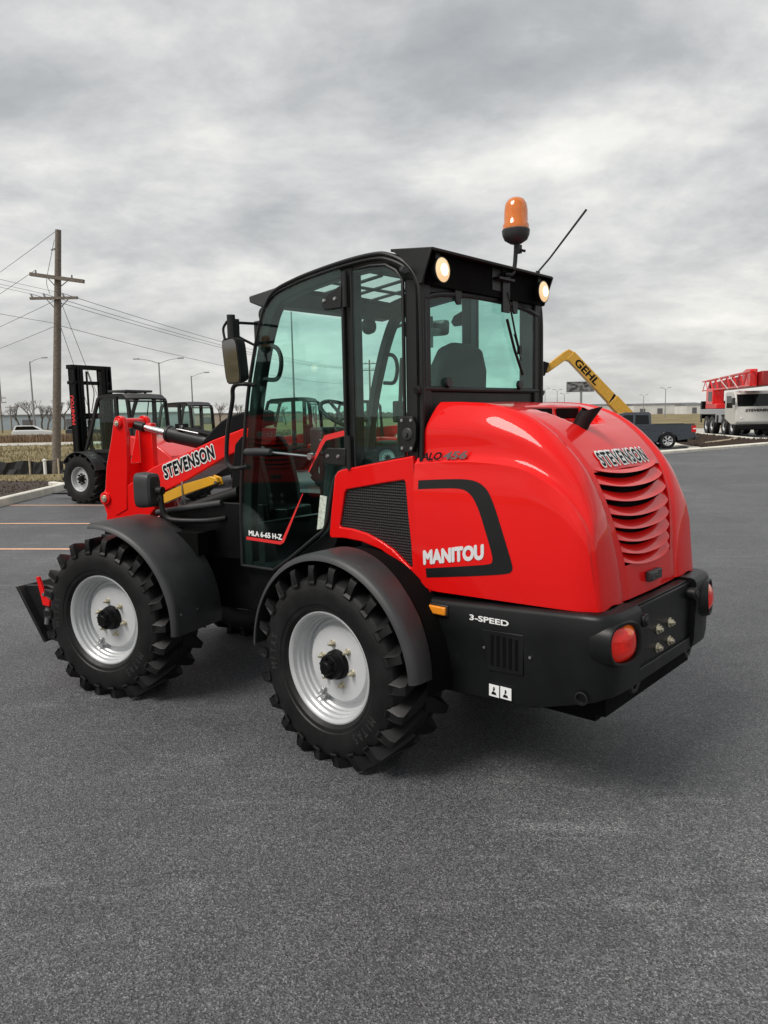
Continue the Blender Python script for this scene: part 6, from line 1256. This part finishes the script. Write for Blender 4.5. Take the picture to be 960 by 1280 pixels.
# ================================================================== FAR BUILDINGS AND TREES
def shed(label, d, r, ln, dp, hgt, mt, rz=0.0, ridge=0.6, doors=0):
    o = thing('warehouse', label, 'building', tuple(S(d, r)), math.atan2(RT.y, RT.x)+rz)
    m = MB(); m.bb((-ln/2, -dp/2, 0), (ln/2, dp/2, hgt)); m.build('wall', mt, o, smooth=False)
    m = MB(); m.add([(-ln/2-.3, -dp/2-.3, hgt+.02), (ln/2+.3, -dp/2-.3, hgt+.02), (ln/2+.3, 0, hgt+ridge), (-ln/2-.3, 0, hgt+ridge), (ln/2+.3, dp/2+.3, hgt+.02), (-ln/2-.3, dp/2+.3, hgt+.02)], [(0, 1, 2, 3), (3, 2, 4, 5), (0, 3, 5), (1, 4, 2)]); m.build('roof', 'dark_roof', o, smooth=False)
    for k in range(doors):
        x = -ln/2+ln*(k+0.5)/doors
        for y in (-dp/2-0.05, dp/2+0.05): m = MB(); m.box((x, y, 1.5), (ln/doors*0.3, 0.1, 2.6)); m.build('dock_door', 'dark_roof', o, smooth=False)
    return o
shed('long pale blue warehouse behind the white car', 230, -108, 96, 30, 4.1, 'warehouse', 0.10, 0.4, 8)
shed('low tan warehouse far behind the forklift cab', 320, -70, 70, 30, 4.0, 'warehouse_tan', 0.0, 0.5, 5)
shed('distant white shed right of the cab above the hood', 420, 110, 46, 20, 5.2, 'warehouse_white', 0.1, 0.8, 4)
shed('distant white shed above the pickup bed', 380, 140, 34, 20, 4.6, 'warehouse_white', 0.0, 0.8, 4)
shed('distant tan shed above the pickup tail', 430, 172, 40, 20, 4.4, 'warehouse_tan', 0.0, 0.6, 4)
shed('distant white shed just left of the crane', 340, 144, 20, 14, 3.9, 'warehouse_white', 0.0, 0.5, 3)
def bare_tree(seed, hgt):
    rd = random.Random(seed); trunk = MB(); crown = MB()
    trunk.tube([(0, 0, -0.1), (0.05, 0, hgt*0.2), (0.1, 0.05, hgt*0.4)], [hgt*0.03, hgt*0.024, hgt*0.018], 7)
    def br(p, d, ln, r, k):
        q = p+d*ln; mid__ = p.lerp(q, 0.5)+Vector((rd.uniform(-.06, .06), rd.uniform(-.06, .06), 0.02))*ln
        (crown).tube([tuple(p), tuple(mid__), tuple(q)], [r, r*0.8, r*0.5], 4 if k < 2 else 3, caps=False)
        if k < 4:
            for _ in range(3 if k < 3 else 4):
                nd_ = (d+Vector((rd.uniform(-.8, .8), rd.uniform(-.8, .8), rd.uniform(-.15, .6)))).normalized(); br(p.lerp(q, rd.uniform(.5, 1)), nd_, ln*rd.uniform(.55, .78), r*0.55, k+1)
    for _ in range(5): br(Vector((0.08, 0.04, hgt*rd.uniform(.25, .42))), Vector((rd.uniform(-.7, .7), rd.uniform(-.7, .7), 1)).normalized(), hgt*rd.uniform(.2, .27), hgt*0.012, 0)
    t_ = trunk.build('trunk', 'bark'); c_ = crown.build('crown', 'bark', recalc=False); return t_, c_
protos = [bare_tree(k, 1.0) for k in (1, 2, 3)]
tree_spots = [(30, 205, 10.5, 'bare winter tree furthest left, behind the white car'), (47, 200, 11.5, 'tall bare winter tree behind the left street light'), (58, 210, 10, 'bare winter tree between street light and wooden pole'), (64, 205, 9, 'bare winter tree close left of the wooden pole'), (85, 190, 11, 'bare winter tree just left of the mast'), (110, 200, 10.5, 'bare winter tree seen through the mast'), (281, 180, 8.5, 'bare winter tree under the loader mirror'), (300, 185, 8, 'bare winter tree beside the loader handrail'), (3, 215, 8, 'bare winter tree at the left picture edge'), (360, 190, 7, 'leftmost bare tree seen through the cab door'), (398, 195, 7.5, 'bare tree in the middle of the cab door glass')]
used = set()
for i, (px, d, hgt, lab) in enumerate(tree_spots):
    t_, c_ = protos[i % 3]; o = thing('bare_tree', lab, 'tree', tuple(S(d, (px-480)/939.2*d)), i*1.3, 'bare trees along the horizon'); o.scale = (hgt*0.9, hgt*0.9, hgt*0.85)
    for src in (t_, c_):
        if src.name in used: q = src.copy(); C.objects.link(q)
        else: q = src; used.add(src.name)
        q.parent = o
# a far wood along the whole horizon, reads as one thin mass
m = MB()
for k in range(1500):
    d = rnd.uniform(520, 760); r = rnd.uniform(-520, 520); hgt = rnd.uniform(2.5, 6.5); c_ = S(d, r); wd_ = rnd.uniform(2, 6); pts = []
    for j in range(7): a = j*math.pi/6; pts.append(c_+RT*wd_*math.cos(a)*rnd.uniform(.7, 1.2)+V(0, 0, hgt*math.sin(a)*rnd.uniform(.6, 1.1)))
    top_ = c_+FW*wd_*0.5+V(0, 0, hgt*0.8)
    m.add([tuple(p) for p in pts]+[tuple(top_), tuple(c_-FW*wd_*0.4)], [(a, a+1, 7) for a in range(6)]+[(a+1, a, 8) for a in range(6)])
tag(m.build('distant_wood', 'bark', smooth=False), 'thin brown line of far woods along the horizon', 'woods', kind='stuff')
